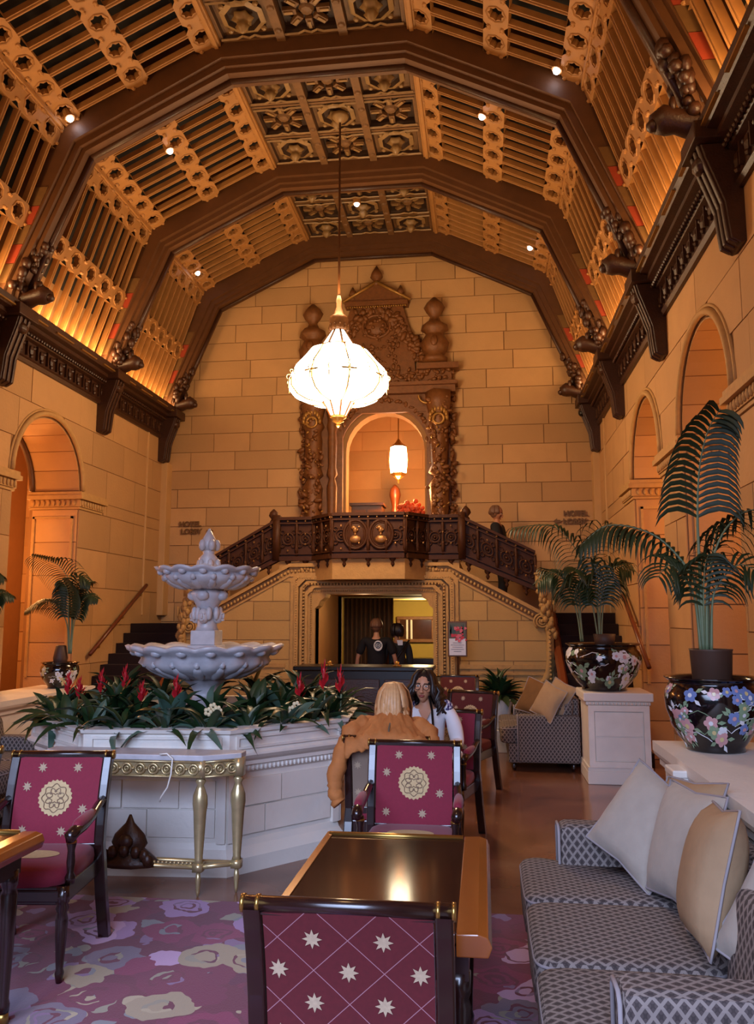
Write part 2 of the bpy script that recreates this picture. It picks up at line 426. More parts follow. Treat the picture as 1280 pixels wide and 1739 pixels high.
# ---- side walls with arcades
ARC = [9.73, 7.18, 4.63, 2.08, -.47]; AR = .82; SPR = 3.46
def arch_pts(c, r, n=16, z=SPR): return [(c - r * cos(pi * i / n), z + r * sin(pi * i / n)) for i in range(n + 1)]
def side_wall(name, X, s):           # s = direction of the wall's outside (+1 right, -1 left)
    w = struct(name); fn = lambda y, z, d: (X - s * d, y, z)
    mb = MB(); tk = .72
    ys = [13.9] + [v for c in ARC for v in (c + AR, c - AR)] + [-3.4]
    for i in range(0, len(ys), 2): mb.bx(min(X, X + s * tk), max(X, X + s * tk), ys[i + 1], ys[i], 0, SPR)
    for c in ARC:
        p = arch_pts(c, AR); mb.prism([(c - 1.275, SPR)] + p + [(c + 1.275, SPR), (c + 1.275, 4.9), (c - 1.275, 4.9)], fn, 0, -tk)
    mb.bx(min(X, X + s * tk), max(X, X + s * tk), ARC[0] + 1.275, 13.9, SPR, 4.9)
    mb.bx(min(X, X + s * tk), max(X, X + s * tk), -3.4, ARC[-1] - 1.275, SPR, 4.9)
    mb.bx(min(X, X + s * tk), max(X, X + s * tk), -3.4, 13.9, 4.9, 9.0)
    mb.build('backing', JOINT, w)
    R = AR + .1
    def lo(y):
        for c in ARC:
            if abs(y - c) < R: return SPR + sqrt(max(0, R * R - (y - c) ** 2))
        return -9
    def lo2(y): return 99 if any(abs(y - c) < AR - .001 for c in ARC) else -9
    br = [c + q for c in ARC for q in (-R, R, -AR, AR, -AR + .002, AR - .002)]
    wall_blocks(w, fn, 1.0, 13.6, 0.0, 3.2, .533, (.7, 1.25), lo=lo2, breaks=br, t=.012, gap=.01, m=STONE)
    wall_blocks(w, fn, ARC[0] + AR + .72, 13.6, 3.2, 3.38, .18, (.7, 1.25), t=.012, gap=.01, m=STONE)
    wall_blocks(w, fn, 1.0, 13.6, 3.38, 4.86, .49, (.8, 1.3), lo=lo, breaks=br, t=.012, gap=.01, m=STONE)
    for c in ARC[:3]:
        # archivolt ring, jamb blocks and voussoirs
        mb = MB(); mb.tube([fn(y, z, .025) for y, z in arch_pts(c, AR + .045, 24)], .035, 6); mb.tube([fn(y, z, .012) for y, z in arch_pts(c, AR + .095, 24)], .018, 5)
        mb.build('archivolt', STONEC, w, True)
        mb = MB(); mb.tube([fn(y, z, -tk + .03) for y, z in arch_pts(c, AR - .03, 24)], .04, 6)
        mb.build('inner_arch_moulding', WOODB, w, True)
        N = 9
        for i in range(N):
            a0, a1 = pi * i / N + .006, pi * (i + 1) / N - .006
            pl = [(c - r * cos(a), SPR + r * sin(a)) for r, aa in ((AR + .005, (a0, (a0 + a1) / 2, a1)), (AR - .014, (a1, (a0 + a1) / 2, a0))) for a in aa]
            MB().prism(pl, fn, -.0, -tk + .07).build('voussoir', STONE, w)
        for e in (-1, 1):
            y0 = c + e * AR
            for zi in range(7):
                z0 = zi * .457; ya, yb = sorted((y0, y0 - e * .014))
                xa, xb = sorted((X + s * .01, X + s * (tk - .05)))
                MB().bx(xa, xb, ya, yb, z0 + .006, z0 + .451).build('jamb_block', STONE, w)
            # jamb panel frame
            mb = MB(); ya, yb = sorted((y0 - e * .01, y0 - e * .035))
            for xx in (.06, tk - .1):
                mb.bx(*sorted((X + s * xx, X + s * (xx + .03))), ya, yb, .9, 3.1)
            mb.bx(*sorted((X + s * .06, X + s * (tk - .07))), ya, yb, 3.07, 3.1); mb.build('jamb_frame', STONEC, w)
    # impost string course around the piers, with leaf ornament
    piers = [(13.58, ARC[0] + AR)] + [(ARC[i] - AR, ARC[i + 1] + AR) for i in range(3)]
    for k, (yb, ya) in enumerate(piers):
        if k == 0: yb = ya + .62
        mb = MB()
        for (zz0, zz1, pr) in ((3.2, 3.23, .03), (3.235, 3.33, .045), (3.335, 3.39, .09), (3.39, 3.44, .07)):
            xa, xb = sorted((X - s * pr, X + s * (tk + .0)))
            mb.bx(xa, xb, ya - pr, yb + pr, zz0, zz1)
        mb.build('impost_moulding', STONEC, w)
        lf = MB(); n = int((yb - ya + .1) / .075)
        for i in range(n):
            y = ya - .03 + (i + .5) * (yb - ya + .06) / n
            lf.ell((X - s * .05, y, 3.285), (.02, .026, .045), 6, 4)
        for e, yy in ((1, ya), (-1, yb)):
            for i in range(9): lf.ell((X + s * (.04 + i * .075), yy - e * .05, 3.285), (.026, .02, .045), 6, 4)
        tag(lf.build('impost_leaves', STONEC, w, True), kind='stuff')
    return w
wl = side_wall('wall_left', XL, -1); wr_ = side_wall('wall_right', XR, 1)
# corner pilaster strips
for X, s in ((XL, 1), (XR, -1)):
    mb = MB(); mb.bx(*sorted((X + s * .0, X + s * .12)), 13.38, 13.62, 1.75, 4.4); mb.bx(*sorted((X, X + s * .035)), 12.75, 12.79, 1.75, 4.86)
    o = mb.build('trim_3' if s > 0 else 'trim_4', STONEP, bevel=.01); o['kind'] = 'structure'

# ---- aisles behind the arcades
for nm, X, s in (('wall_left_aisle', XL - 2.3, 1), ('wall_right_aisle', XR + 2.3, -1)):
    w = struct(nm); fn = lambda y, z, d, X=X, s=s: (X + s * d, y, z)
    MB().bx(*sorted((X, X - s * .2)), -3.4, 14, 0, 5.2).build('backing', JOINT, w)
    wall_blocks(w, fn, 6.0, 12.4, 0, 5.0, .5, (.6, .95), t=.02, gap=.018)
    mb = MB(); mb.bx(*sorted((X, X + s * 1.6)), -3.4, 14, 4.9, 5.1); mb.bx(*sorted((X, X + s * 1.6)), 13.1, 13.4, 0, 5.0); mb.build('vault', PLAS, w)
    a_, b_ = sorted((X, X + s * 1.6)); wall_blocks(w, lambda u, z, d: (u, 13.1 - d, z), a_, b_, 0, 4.9, .5, (.6, .95), t=.02, gap=.018)
# doorway in the left aisle
d1 = struct('door_1'); MB().bx(XL - 2.28, XL - 2.2, 8.5, 9.4, 0, 2.15).bx(XL - 2.28, XL - 2.17, 8.4, 8.5, 0, 2.25).bx(XL - 2.28, XL - 2.17, 9.4, 9.5, 0, 2.25).bx(XL - 2.28, XL - 2.17, 8.4, 9.5, 2.15, 2.27).build('door_leaf', WOODD, d1)
# a dark wood screen post standing in the right arch
mb = MB(); mb.bx(XR + .66, XR + .74, 6.42, 6.5, 0, 3.95); mb.build('trim_5', WOODB)['kind'] = 'structure'
# ---- near end of the court behind the camera: wall with a tall glazed opening
w = struct('wall_near'); mb = MB()
mb.bx(XL - .7, CX - 2.6, -3.3, -3.0, 0, 9).bx(CX + 2.6, XR + .7, -3.3, -3.0, 0, 9).bx(CX - 2.6, CX + 2.6, -3.3, -3.0, 5.4, 9); mb.build('backing', STONEP, w)

# ---- ceiling
E1, E2, E3 = (1.12, 8.28), (2.98, 7.40), (3.70, 5.3)
def slope_fn(P, Q, sg):
    L = hypot(Q[0] - P[0], Q[1] - P[1]); dx, dz = (Q[0] - P[0]) / L, (Q[1] - P[1]) / L
    nx, nz = (dz, -dx)                       # towards the room (down, inwards)
    def fn(y, s, d): return (CX + sg * (P[0] + dx * s + nx * d), y, P[1] + dz * s + nz * d)
    return fn, L
def band_cells(fn, s0, s1, L, n=5, dep=.05):
    mb = MB(); a = L / n; b = s1 - s0; sc = (s0 + s1) / 2; K = 16
    for c in range(n):
        yc = (c + .5) * a; out = []; hole = []
        for i in range(K):
            q = 2 * pi * i / K; m = min((a / 2) / max(abs(cos(q)), 1e-6), (b / 2) / max(abs(sin(q)), 1e-6))
            out.append((yc + m * cos(q), sc + m * sin(q))); rr = .092 if i % 2 == 0 else .07
            hole.append((yc + rr * cos(q), sc + rr * sin(q)))
        vs = [fn(u, v, dep) for u, v in out] + [fn(u, v, dep) for u, v in hole] + [fn(u, v, -.02) for u, v in hole]
        fs = [(i, (i + 1) % K, K + (i + 1) % K, K + i) for i in range(K)] + [(K + i, K + (i + 1) % K, 2 * K + (i + 1) % K, 2 * K + i) for i in range(K)]
        mb.add(vs, fs)
        hp = [fn(yc + .108 * cos(2 * pi * i / 8), sc + .108 * sin(2 * pi * i / 8), dep + .004) for i in range(8)]
        mb.tube(hp + [hp[0]], .008, 4)
        for dy in (-.5, .5):
            for ds in (-.27, .27): mb.ell(fn(yc + dy * a * .92, sc + ds * b, dep), (.028, .028, .02), 6, 4)
    mb.bx(0, 0, 0, 0, 0, 0) if False else None
    for ss in (s0, s1): mb.add([fn(0, ss, dep), fn(L, ss, dep), fn(L, ss, -.03), fn(0, ss, -.03)], [(0, 1, 2, 3)])
    return mb
BL = 2.05
bay_y = [(RIBS[i + 1] + .25, RIBS[i] - .25) for i in range(5)]
protos = {}
def ceil_bay(idx, y0, y1):
    c = struct('ceiling'); c.location = (0, y0, 0); c.scale = (1, (y1 - y0) / BL, 1)
    if 'done' not in protos:
        P = protos; P['done'] = 1; P['band'] = []; P['bar'] = []
        for sg in (-1, 1):
            for (A, B, bands) in ((E1, E2, ((0, .28), (.89, 1.17), (1.78, 2.06))), (E2, E3, ((0.02, .3), (1.05, 1.33)))):
                fn, L = slope_fn(A, B, sg)
                for (s0, s1) in bands: P['band'].append(band_cells(fn, s0, min(s1, L), BL).build('pierced_band', LATT, c))
                segs = [(bands[i][1], bands[i + 1][0]) for i in range(len(bands) - 1)] + ([(bands[-1][1], L - .02)] if A is E2 else [])
                for (s0, s1) in segs:
                    mb = MB(); w = .024
                    vs = [fn(y, s, d) for d in (-.02, .045) for s in (s0 - .01, s1 + .01) for y in (-w, w)]
                    mb.add(vs, [(0, 2, 3, 1), (4, 5, 7, 6), (0, 1, 5, 4), (2, 6, 7, 3), (0, 4, 6, 2), (1, 3, 7, 5)])
                    mb.add([fn(y, s, .05) for s in (s0, s1) for y in (-.009, .009)] + [fn(y, s, .06) for s in (s0, s1) for y in (-.004, .004)], [(4, 5, 7, 6), (0, 4, 6, 2), (1, 3, 7, 5)])
                    b = mb.build('lattice_bar', LATT, c); b.location = (0, .1025, 0); P['bar'].append(b)
        mb = MB()
        for sg in (-1, 1):
            for (h, z), r in ((E1, .05), (E2, .05)):
                mb.bx(CX + sg * h - r, CX + sg * h + r, 0, BL, z - .085, z - .02); mb.bx(CX + sg * h - r * .5, CX + sg * h + r * .5, 0, BL, z - .11, z - .08)
        P['mould'] = mb.build('ceiling_moulding', LATT, c, bevel=.01)
        mb = MB(); o = .34; pl = [(-3.74 - o, 5.0), (-2.98 - o * .8, 7.4 + o * .6), (-1.12, 8.28 + o), (1.12, 8.28 + o), (2.98 + o * .8, 7.4 + o * .6), (3.74 + o, 5.0)]
        mb.strip([[(CX + u, y, z) for u, z in pl] for y in (-.25, BL + .25)]); P['shell'] = mb.build('shaded_roof_boarding', VOID, c)
        # coffers
        cw = 2.14 / 3; cl = BL / 3
        def frame(mb, r0, r1, z0, z1, n=4, rot=pi / 4, mi=0, ax=1., ay=1.):
            K = n; o_ = [(r0 * cos(rot + 2 * pi * i / K) * ax, r0 * sin(rot + 2 * pi * i / K) * ay, z0) for i in range(K)]
            i_ = [(r1 * cos(rot + 2 * pi * i / K) * ax, r1 * sin(rot + 2 * pi * i / K) * ay, z1) for i in range(K)]
            mb.add(o_ + i_, [(i, (i + 1) % K, K + (i + 1) % K, K + i) for i in range(K)], mi)
        def coffer(kind):
            mb = MB(); q = sqrt(.5) * .98; ax, ay = cw, cl
            frame(mb, q, q * .88, 0, 0, mi=0, ax=ax, ay=ay); frame(mb, q * .88, q * .84, 0, .05, mi=1, ax=ax, ay=ay)
            if kind:
                frame(mb, q * .84, q * .6, .05, .05, mi=0, ax=ax, ay=ay)
                K = 8; frame(mb, .26, .2, .02, .0, 8, pi / 8, 2); frame(mb, .2, .16, 0, .1, 8, pi / 8, 1)
                mb.add([(.42 * cos(pi * i / 4) * .8, .42 * sin(pi * i / 4) * .8, .052) for i in range(8)], [tuple(range(8))], 1)
                for i in range(4):
                    a = pi / 4 + i * pi / 2; mb.ell((.27 * cos(a), .26 * sin(a), .02), (.035, .035, .03), 6, 4, None, 2)
            else:
                mb.add([(q * .84 * cos(pi / 4 + pi / 2 * i) * ax, q * .84 * sin(pi / 4 + pi / 2 * i) * ay, .1) for i in range(4)], [(0, 1, 2, 3)], 1)
                frame(mb, q * .84, q * .84, .05, .1, mi=1, ax=ax, ay=ay)
                for i in range(8):                      # star rays
                    a = 2 * pi * i / 8; M = Matrix.Rotation(a, 4, 'Z')
                    mb.box(M @ Vector((.19, 0, .05)), (.15, .075, .05), M, 0); mb.box(M @ Vector((.2, 0, .02)), (.1, .035, .02), M, 2)
                mb.ell((0, 0, .06), (.09, .09, .05), 8, 4, None, 0)
            for e in (-1, 1):                           # zigzag gilt mouldings
                zz = [(-.46 * cw, e * .405 * cl, -.012), (-.2 * cw, e * .405 * cl, -.012), (-.1 * cw, e * .355 * cl, -.012), (0, e * .405 * cl, -.012), (.1 * cw, e * .355 * cl, -.012), (.2 * cw, e * .405 * cl, -.012), (.46 * cw, e * .405 * cl, -.012)]
                mb.tube(zz, .016, 4, 2)
            return mb
        P['coffer'] = [coffer(0).build('star_coffer', [COFF, COFD, COFL], c), coffer(1).build('pendant_coffer', [COFF, COFD, COFL], c)]
        mb = MB(); mb.lathe([(.03, .06), (.1, .03), (.115, -.0), (.07, -.03), (.05, -.06), (.075, -.09), (.05, -.13), (.012, -.17)], n=12, wave=lambda i, q, r, z: (r * (1 + .14 * cos(6 * q)), z))
        P['boss'] = mb.build('pendant_boss', COFL, c, True)
        mb = MB()
        for i in (1, 2):
            x = CX - 1.07 + i * cw; mb.bx(x - .05, x + .05, 0, BL, 8.2, 8.3)
            for j in range(6): mb.ell((x, (j + .5) * BL / 6, 8.2), (.045, .045, .025), 8, 4)
        mb.build('ceiling_beam', COFF, c); P['beam'] = c.children[-1]
        for o in list(c.children):
            if o.name.startswith('ceiling_beam'): P['beam'] = o
        first = True
    else:
        first = False
        for o in protos['band'] + [protos['mould'], protos['shell'], protos['beam']]: inst(o, c)
    for b in protos['bar']:
        for i in range(10):
            if first and i == 0: continue
            inst(b, c, loc=(0, (i + .5) * BL / 10, 0))
    cw = 2.14 / 3; cl = BL / 3; used = set()
    for i in range(3):
        for j in range(3):
            kd = (i + j + 1) % 2; p = (CX - 1.07 + (i + .5) * cw, (j + .5) * cl, 8.24); pr = protos['coffer'][kd]
            if first and kd not in used: pr.location = p; used.add(kd)
            else: inst(pr, c, loc=p)
            if kd:
                if first and 'b' not in used: protos['boss'].location = p; used.add('b')
                else: inst(protos['boss'], c, loc=p)
    return c
for i, (y0, y1) in enumerate(bay_y): ceil_bay(i, y0, y1)

# ---- ribs with painted feet
def rib(idx, y):
    r = struct('trim_%d' % (10 + idx)); r.location = (0, y, 0)
    O = [(3.98, 5.2), (3.98, 5.3), (3.2, 7.6), (1.2, 8.6), (-1.2, 8.6), (-3.2, 7.6), (-3.98, 5.3), (-3.98, 5.2)]
    def ins(d): return [(-3.5 - d, 5.2), (-3.44 - d, 5.45), (-2.72 - d * .8, 7.12 + d * .6), (-1.03 - d * .3, 7.95 + d), (1.03 + d * .3, 7.95 + d), (2.72 + d * .8, 7.12 + d * .6), (3.44 + d, 5.45), (3.5 + d, 5.2)]
    fn = lambda u, v, d: (CX + u, d, v)
    mb = MB()
    for d, w in ((.12, .25), (.05, .19), (0, .13)): mb.prism(ins(d) + O, fn, -w, w)
    mb.build('rib_beam', WOODB, r)
    lv = MB(); I = ins(-.012)
    for k in range(1, 6): lv.tube([(CX + I[k][0], 0, I[k][1]), (CX + I[k + 1][0], 0, I[k + 1][1])], .035, 6) if k < 6 else None
    lv.build('rib_moulding', WOODD, r, True)
    for sg in (-1, 1):
        for k in range(5):
            t0 = .03 + k * .13; t1 = t0 + .125
            def pt(t, e): return (CX + sg * (3.56 - (3.56 - 2.86) * t + e), 5.45 + (7.2 - 5.45) * t)
            a, b, c_, d_ = pt(t0, .0), pt(t0, .2), pt(t1, .2), pt(t1, .0)
            m_ = REDP if k in (1, 3) else OLIVE
            MB().prism([a, b, c_, d_], lambda u, v, d: (u, d, v), -.262, -.25).build('painted_panel', m_, r)
for i, y in enumerate(RIBS): rib(i, y)

# ---- carved cornices with corbels and beam heads
def cornice(name, X, s):        # s: towards the room
    c = struct(name); fn = lambda u, v, d: (X + s * u, d, v)
    prof = [(0, 4.8), (.05, 4.8), (.07, 4.84), (.05, 4.88), (.05, 5.08), (.1, 5.1), (.13, 5.15), (.2, 5.17), (.2, 5.215), (.27, 5.23), (.3, 5.27), (.31, 5.33), (.0, 5.33)]
    MB().prism(prof, fn, .9, 13.58).build('crown_moulding', WOODD, c)
    fr = MB(); y = 1.2
    while y < 13.4:
        fr.bx(*sorted((X + s * .05, X + s * .085)), y, y + .02, 4.89, 5.07)
        fr.ell((X + s * .06, y + .12, 4.98), (.03, .05, .07), 6, 4); fr.ell((X + s * .06, y + .12, 4.91), (.03, .025, .03), 6, 4); fr.ell((X + s * .06, y + .19, 5.03), (.025, .025, .025), 5, 4); y += .235
    tag(fr.build('frieze_carving', WOODD, c), kind='stuff')
    bd = MB(); y = 1.0
    while y < 13.5: bd.blob((X + s * .135, y, 5.125), .024); y += .06
    tag(bd.build('bead_row', WOODD, c), kind='stuff')
    lt = MB(); y = .9
    while y < 13.3: lt.bx(*sorted((X + s * .2, X + s * .312)), y, y + .42, 5.245, 5.262); y += .64
    lt.build('gilt_fillet', PORTG, c)
    for yr in RIBS[:5]:
        yr = min(yr, 13.38)
        mb = MB()
        pf = [(0, 4.4), (.05, 4.38), (.12, 4.42), (.13, 4.5), (.15, 4.7), (.2, 4.85), (.27, 5.05), (.3, 5.16), (0, 5.16)]
        mb.prism(pf, lambda u, v, d: (X + s * u, yr + d, v), -.12, .12)
        for dy in (-.085, 0, .085): mb.prism([(a + .022, b) for a, b in pf[1:8]] + [(.1, 5.1), (.04, 4.5)], lambda u, v, d, dy=dy: (X + s * u, yr + dy + d, v), -.022, .022)
        mb.ell((X + s * .27, yr, 5.05), (.07, .1, .07), 8, 5); mb.bx(*sorted((X, X + s * .36)), yr - .2, yr + .2, 5.16, 5.3)
        mb.build('corbel', WOODD, c, bevel=.008)
        # beam head: a carved beast's head on the beam end
        mb = MB(); P_ = [(X + s * .1, yr, 5.36), (X + s * .3, yr, 5.38), (X + s * .42, yr, 5.42), (X + s * .52, yr, 5.44), (X + s * .6, yr, 5.41)]
        mb.tube(P_, [.12, .11, .095, .115, .075], 10)
        mb.ell((X + s * .52, yr, 5.44), (.1, .1, .1), 10, 6); mb.ell((X + s * .6, yr, 5.4), (.055, .06, .05), 8, 5)
        for e in (-1, 1): mb.ell((X + s * .47, yr + e * .08, 5.52), (.03, .03, .06), 6, 4); mb.ell((X + s * .57, yr + e * .06, 5.47), (.02, .02, .02), 6, 4)
        mb.bx(*sorted((X, X + s * .3)), yr - .11, yr + .11, 5.3, 5.37)
        mb.build('beam_head', WOODD, c, True)
        mb = MB(); rnd = random.Random(int(yr * 10))
        for k in range(46):
            t = k / 46; mb.ell((X + s * (.27 + .25 * t + rnd.uniform(-.06, .06)), yr - .02 + rnd.uniform(-.26, .2) * (1 - t * .6), 5.42 + t * .6), (rnd.uniform(.03, .065),) * 2 + (rnd.uniform(.04, .08),), 6, 4)
        mb.build('carved_crocket', WOODD, c, True)
    return c
cornice('trim_1', XL, 1); cornice('trim_2', XR, -1)
# ---- upper hall behind the portal and the room beyond the passage
w = struct('wall_upper_hall'); mb = MB()
mb.bx(-4.2, .8, 16.6, 16.8, 2.3, 6.2).bx(-4.3, -4.1, 13.9, 16.8, 2.3, 6.2).bx(.7, .9, 13.9, 16.8, 2.3, 6.2); mb.build('plaster_wall', PLAS, w)
MB().bx(-4.2, .8, 13.9, 16.7, 6.0, 6.2).build('ceiling_board', PLAS, w); MB().bx(-4.1, .7, 13.93, 16.58, 2.1, 2.24).build('hall_floor', WOODB, w)
wall_blocks(w, lambda u, z, d: (u, 16.6 - d, z), -4.1, .7, 2.3, 6.0, .4, (.6, 1.0), t=.02, gap=.02)
w = struct('wall_back_room'); mb = MB()
mb.bx(-6, 2.5, 17.2, 17.4, 0, 2.3).bx(-4.6, -4.4, 13.9, 17.3, 0, 2.3).bx(1.2, 1.4, 13.9, 17.3, 0, 2.3); mb.build('plaster_wall', GRNW, w)
MB().bx(-6, 2.5, 13.9, 17.3, 2.06, 2.12).build('ceiling_board', GRNW, w)
w = struct('wall_passage'); MB().bx(-2.5, -2.42, 11.72, 14.0, 0, 2.1).bx(-.68, -.6, 11.72, 14.0, 0, 2.1).bx(-2.5, -.6, 11.72, 14.0, 2.07, 2.14).build('passage_lining', STONEP, w)

# ================================================================ THE DOUBLE STAIRCASE
FY = 11.62
st = thing('staircase', 'double limestone staircase with carved doorway and dark carpeted flights rising along both side walls', 'staircase')
SCX = -1.63
fx = lambda u, v, d: (u, FY - d, v)
def slope_top(x):
    r = abs(x - SCX)
    return 2.5 if r < 1.15 else 2.5 - (r - 1.15) * .54
EL, ER = -4.42, .96
# core: two side blocks and the lintel block
for pl in ([(EL, 0), (-2.42, 0), (-2.42, 2.5), (SCX - 1.15, 2.5), (EL, slope_top(EL))], [(-.68, 0), (ER, 0), (ER, slope_top(ER)), (SCX + 1.15, 2.5), (-.68, 2.5)], [(-2.42, 2.05), (-.68, 2.05), (-.68, 2.5), (-2.42, 2.5)]):
    MB().prism(pl, fx, 0, -.35).build('wing_wall', JOINT, st)
fx0 = lambda u, v, d: (u, FY - d, v)
for a, b in ((EL, -2.74), (-.42, ER)):
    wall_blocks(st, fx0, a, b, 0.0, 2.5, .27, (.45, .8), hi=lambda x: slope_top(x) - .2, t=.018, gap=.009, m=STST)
# string mouldings along the slopes and level top
def slope_pts(dz, y):
    return [(EL, y, slope_top(EL) + dz), (SCX - 1.15, y, 2.5 + dz), (SCX + 1.15, y, 2.5 + dz), (ER, y, slope_top(ER) + dz)]
for dz, hh, pr in ((-.06, .05, .07), (-.2, .03, .035)):
    mb = MB(); p = slope_pts(dz, 0)
    for i in range(3):
        (x0, _, z0), (x1, _, z1) = p[i], p[i + 1]
        mb.prism([(x0, z0), (x1, z1), (x1, z1 + hh), (x0, z0 + hh)], fx, -.05, pr)
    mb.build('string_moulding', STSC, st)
mb = MB(); p = slope_pts(-.12, FY - .02)
for i in range(3):
    a, b = Vector(p[i]), Vector(p[i + 1]); n = int((b - a).length / .055)
    for k in range(n): mb.blob(a.lerp(b, (k + .5) / n), (.022, .03, .03))
tag(mb.build('leaf_band', STSC, st, True), kind='stuff')
for u0, u1, v0, v1 in ((EL + .3, SCX - 1.2, 1.0, 1.06), (SCX + 1.2, ER - .1, 1.0, 1.06), (SCX + 1.2, ER - .1, .92, .95)): MB().prism([(u0, v0), (u1, v0), (u1, v1), (u0, v1)], fx, 0, .04).build('dado_moulding', STSC, st)
# carved surround of the passage
mb = MB()
for (o, i_, pr) in ((.36, .3, .05), (.3, .24, .075), (.22, .18, .06), (.14, .1, .08), (.1, 0, .045)):
    x0, x1 = -2.40 - o, -.70 + o; a0, a1 = -2.40 - i_, -.70 + i_; zt, zi = 2.05 + o * .85, 2.05 + i_ * .85
    c = .1 if o > .12 else 0
    mb.prism([(x0, 0), (a0, 0), (a0, zi - c), (a0 + c, zi), (a1 - c, zi), (a1, zi - c), (a1, 0), (x1, 0), (x1, zt - c), (x1 - c, zt), (x0 + c, zt), (x0, zt - c)], fx, -.02, pr)
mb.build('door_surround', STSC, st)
mb = MB()
for o, r in ((.16, .018), (.27, .014), (.05, .012)):
    pts = [(-2.40 - o, .1), (-2.40 - o, 2.05 + o * .85), (-.70 + o, 2.05 + o * .85), (-.70 + o, .1)]
    for i in range(3):
        a, b = Vector((pts[i][0], FY - .07, pts[i][1])), Vector((pts[i + 1][0], FY - .07, pts[i + 1][1])); n = int((b - a).length / (r * 2.6))
        for k in range(n): mb.blob(a.lerp(b, (k + .5) / n), r)
tag(mb.build('bead_row', STSC, st), kind='stuff')
for e in (1, -1):
    X0 = -2.40 if e > 0 else -.70
    pl = [(X0, 2.06), (X0 + e * .17, 2.06), (X0 + e * .15, 2.0), (X0 + e * .08, 1.95), (X0 + e * .05, 1.88), (X0, 1.84)]
    MB().prism(pl, fx, -.3, .05).build('corner_bracket', STSC, st)
mb = MB(); rnd = random.Random(3)                    # carved frieze over the doorway
for i in range(44):
    x = -2.6 + i * 2.0 / 44; mb.ell((x, FY - .02, 2.4 + .02 * sin(i * 1.3)), (.03, .04, .035 + .02 * (i % 3 == 0)), 6, 4)
tag(mb.build('frieze_carving', STSC, st, True), kind='stuff')
# balcony slab on a projecting bay
BP = [(-2.94, FY - .02), (-2.42, FY - .02), (-2.08, 11.2), (-1.06, 11.2), (-.78, FY - .02), (-.32, FY - .02)]
pl = BP + [(-.32, 13.6), (-2.94, 13.6)]
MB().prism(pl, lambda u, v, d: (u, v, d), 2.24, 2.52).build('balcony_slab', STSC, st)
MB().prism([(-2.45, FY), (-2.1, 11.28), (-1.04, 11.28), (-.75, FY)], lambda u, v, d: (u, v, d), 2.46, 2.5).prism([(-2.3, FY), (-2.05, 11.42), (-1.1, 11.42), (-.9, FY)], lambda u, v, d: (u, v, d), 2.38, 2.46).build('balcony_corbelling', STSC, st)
# upper flights (hidden behind the balustrades), landings and the carpeted lower flights
for s, xe in ((-1, -2.94), (1, -.32)):
    mb = MB()
    for k in range(4):
        x0 = xe + s * k * .28; mb.bx(*sorted((x0, x0 + s * .28)), FY + .35, 13.58, 1.6, 2.24 - (k + 1) * .12)
    mb.build('upper_flight', CARPET, st)
for nm, xa, xb, zl in (('l', XL + .02, EL, 1.62), ('r', ER, XR - .02, 1.78)):
    MB().bx(*sorted((xa if nm == 'l' else xb, -3.4 if nm == 'l' else .3)), 12.6, 13.58, zl - .12, zl).build('landing', CARPET, st)
    n = 11
    for k in range(n):
        y0 = 12.6 - (n - k) * .245
        MB().bx(xa, xb, y0, 12.62, zl * k / n, zl * (k + 1) / n).build('step', CARPET, st)
    # wooden handrails: on the wall and on the inner string
    xw = XL + .09 if nm == 'l' else XR - .09; z0 = 1.2 if nm == 'l' else 1.15
    mb = MB(); ya = 10.9 if nm == 'l' else 9.65
    mb.tube([(xw, ya, z0), (xw, ya + 1.85, z0 + 1.04)], .028, 8)
    mb.build('wall_handrail', RAILW, st, True)
    for t in (.15, .55, .9): mb = MB(); mb.tube([(xw, ya + 1.85 * t, z0 + 1.04 * t - .01), (xw, ya + 1.85 * t, z0 + 1.04 * t - .07), (xa if nm == 'l' else xb, ya + 1.85 * t, z0 + 1.04 * t - .08)], .012, 6); mb.build('rail_bracket', BRASS, st)
    xi = EL - .03 if nm == 'l' else ER + .06
    MB().tube([(xi, 12.5, zl + .05), (xi, 10.5, zl - 1.2)], .06, 6).build('inner_handrail', RAILW, st)
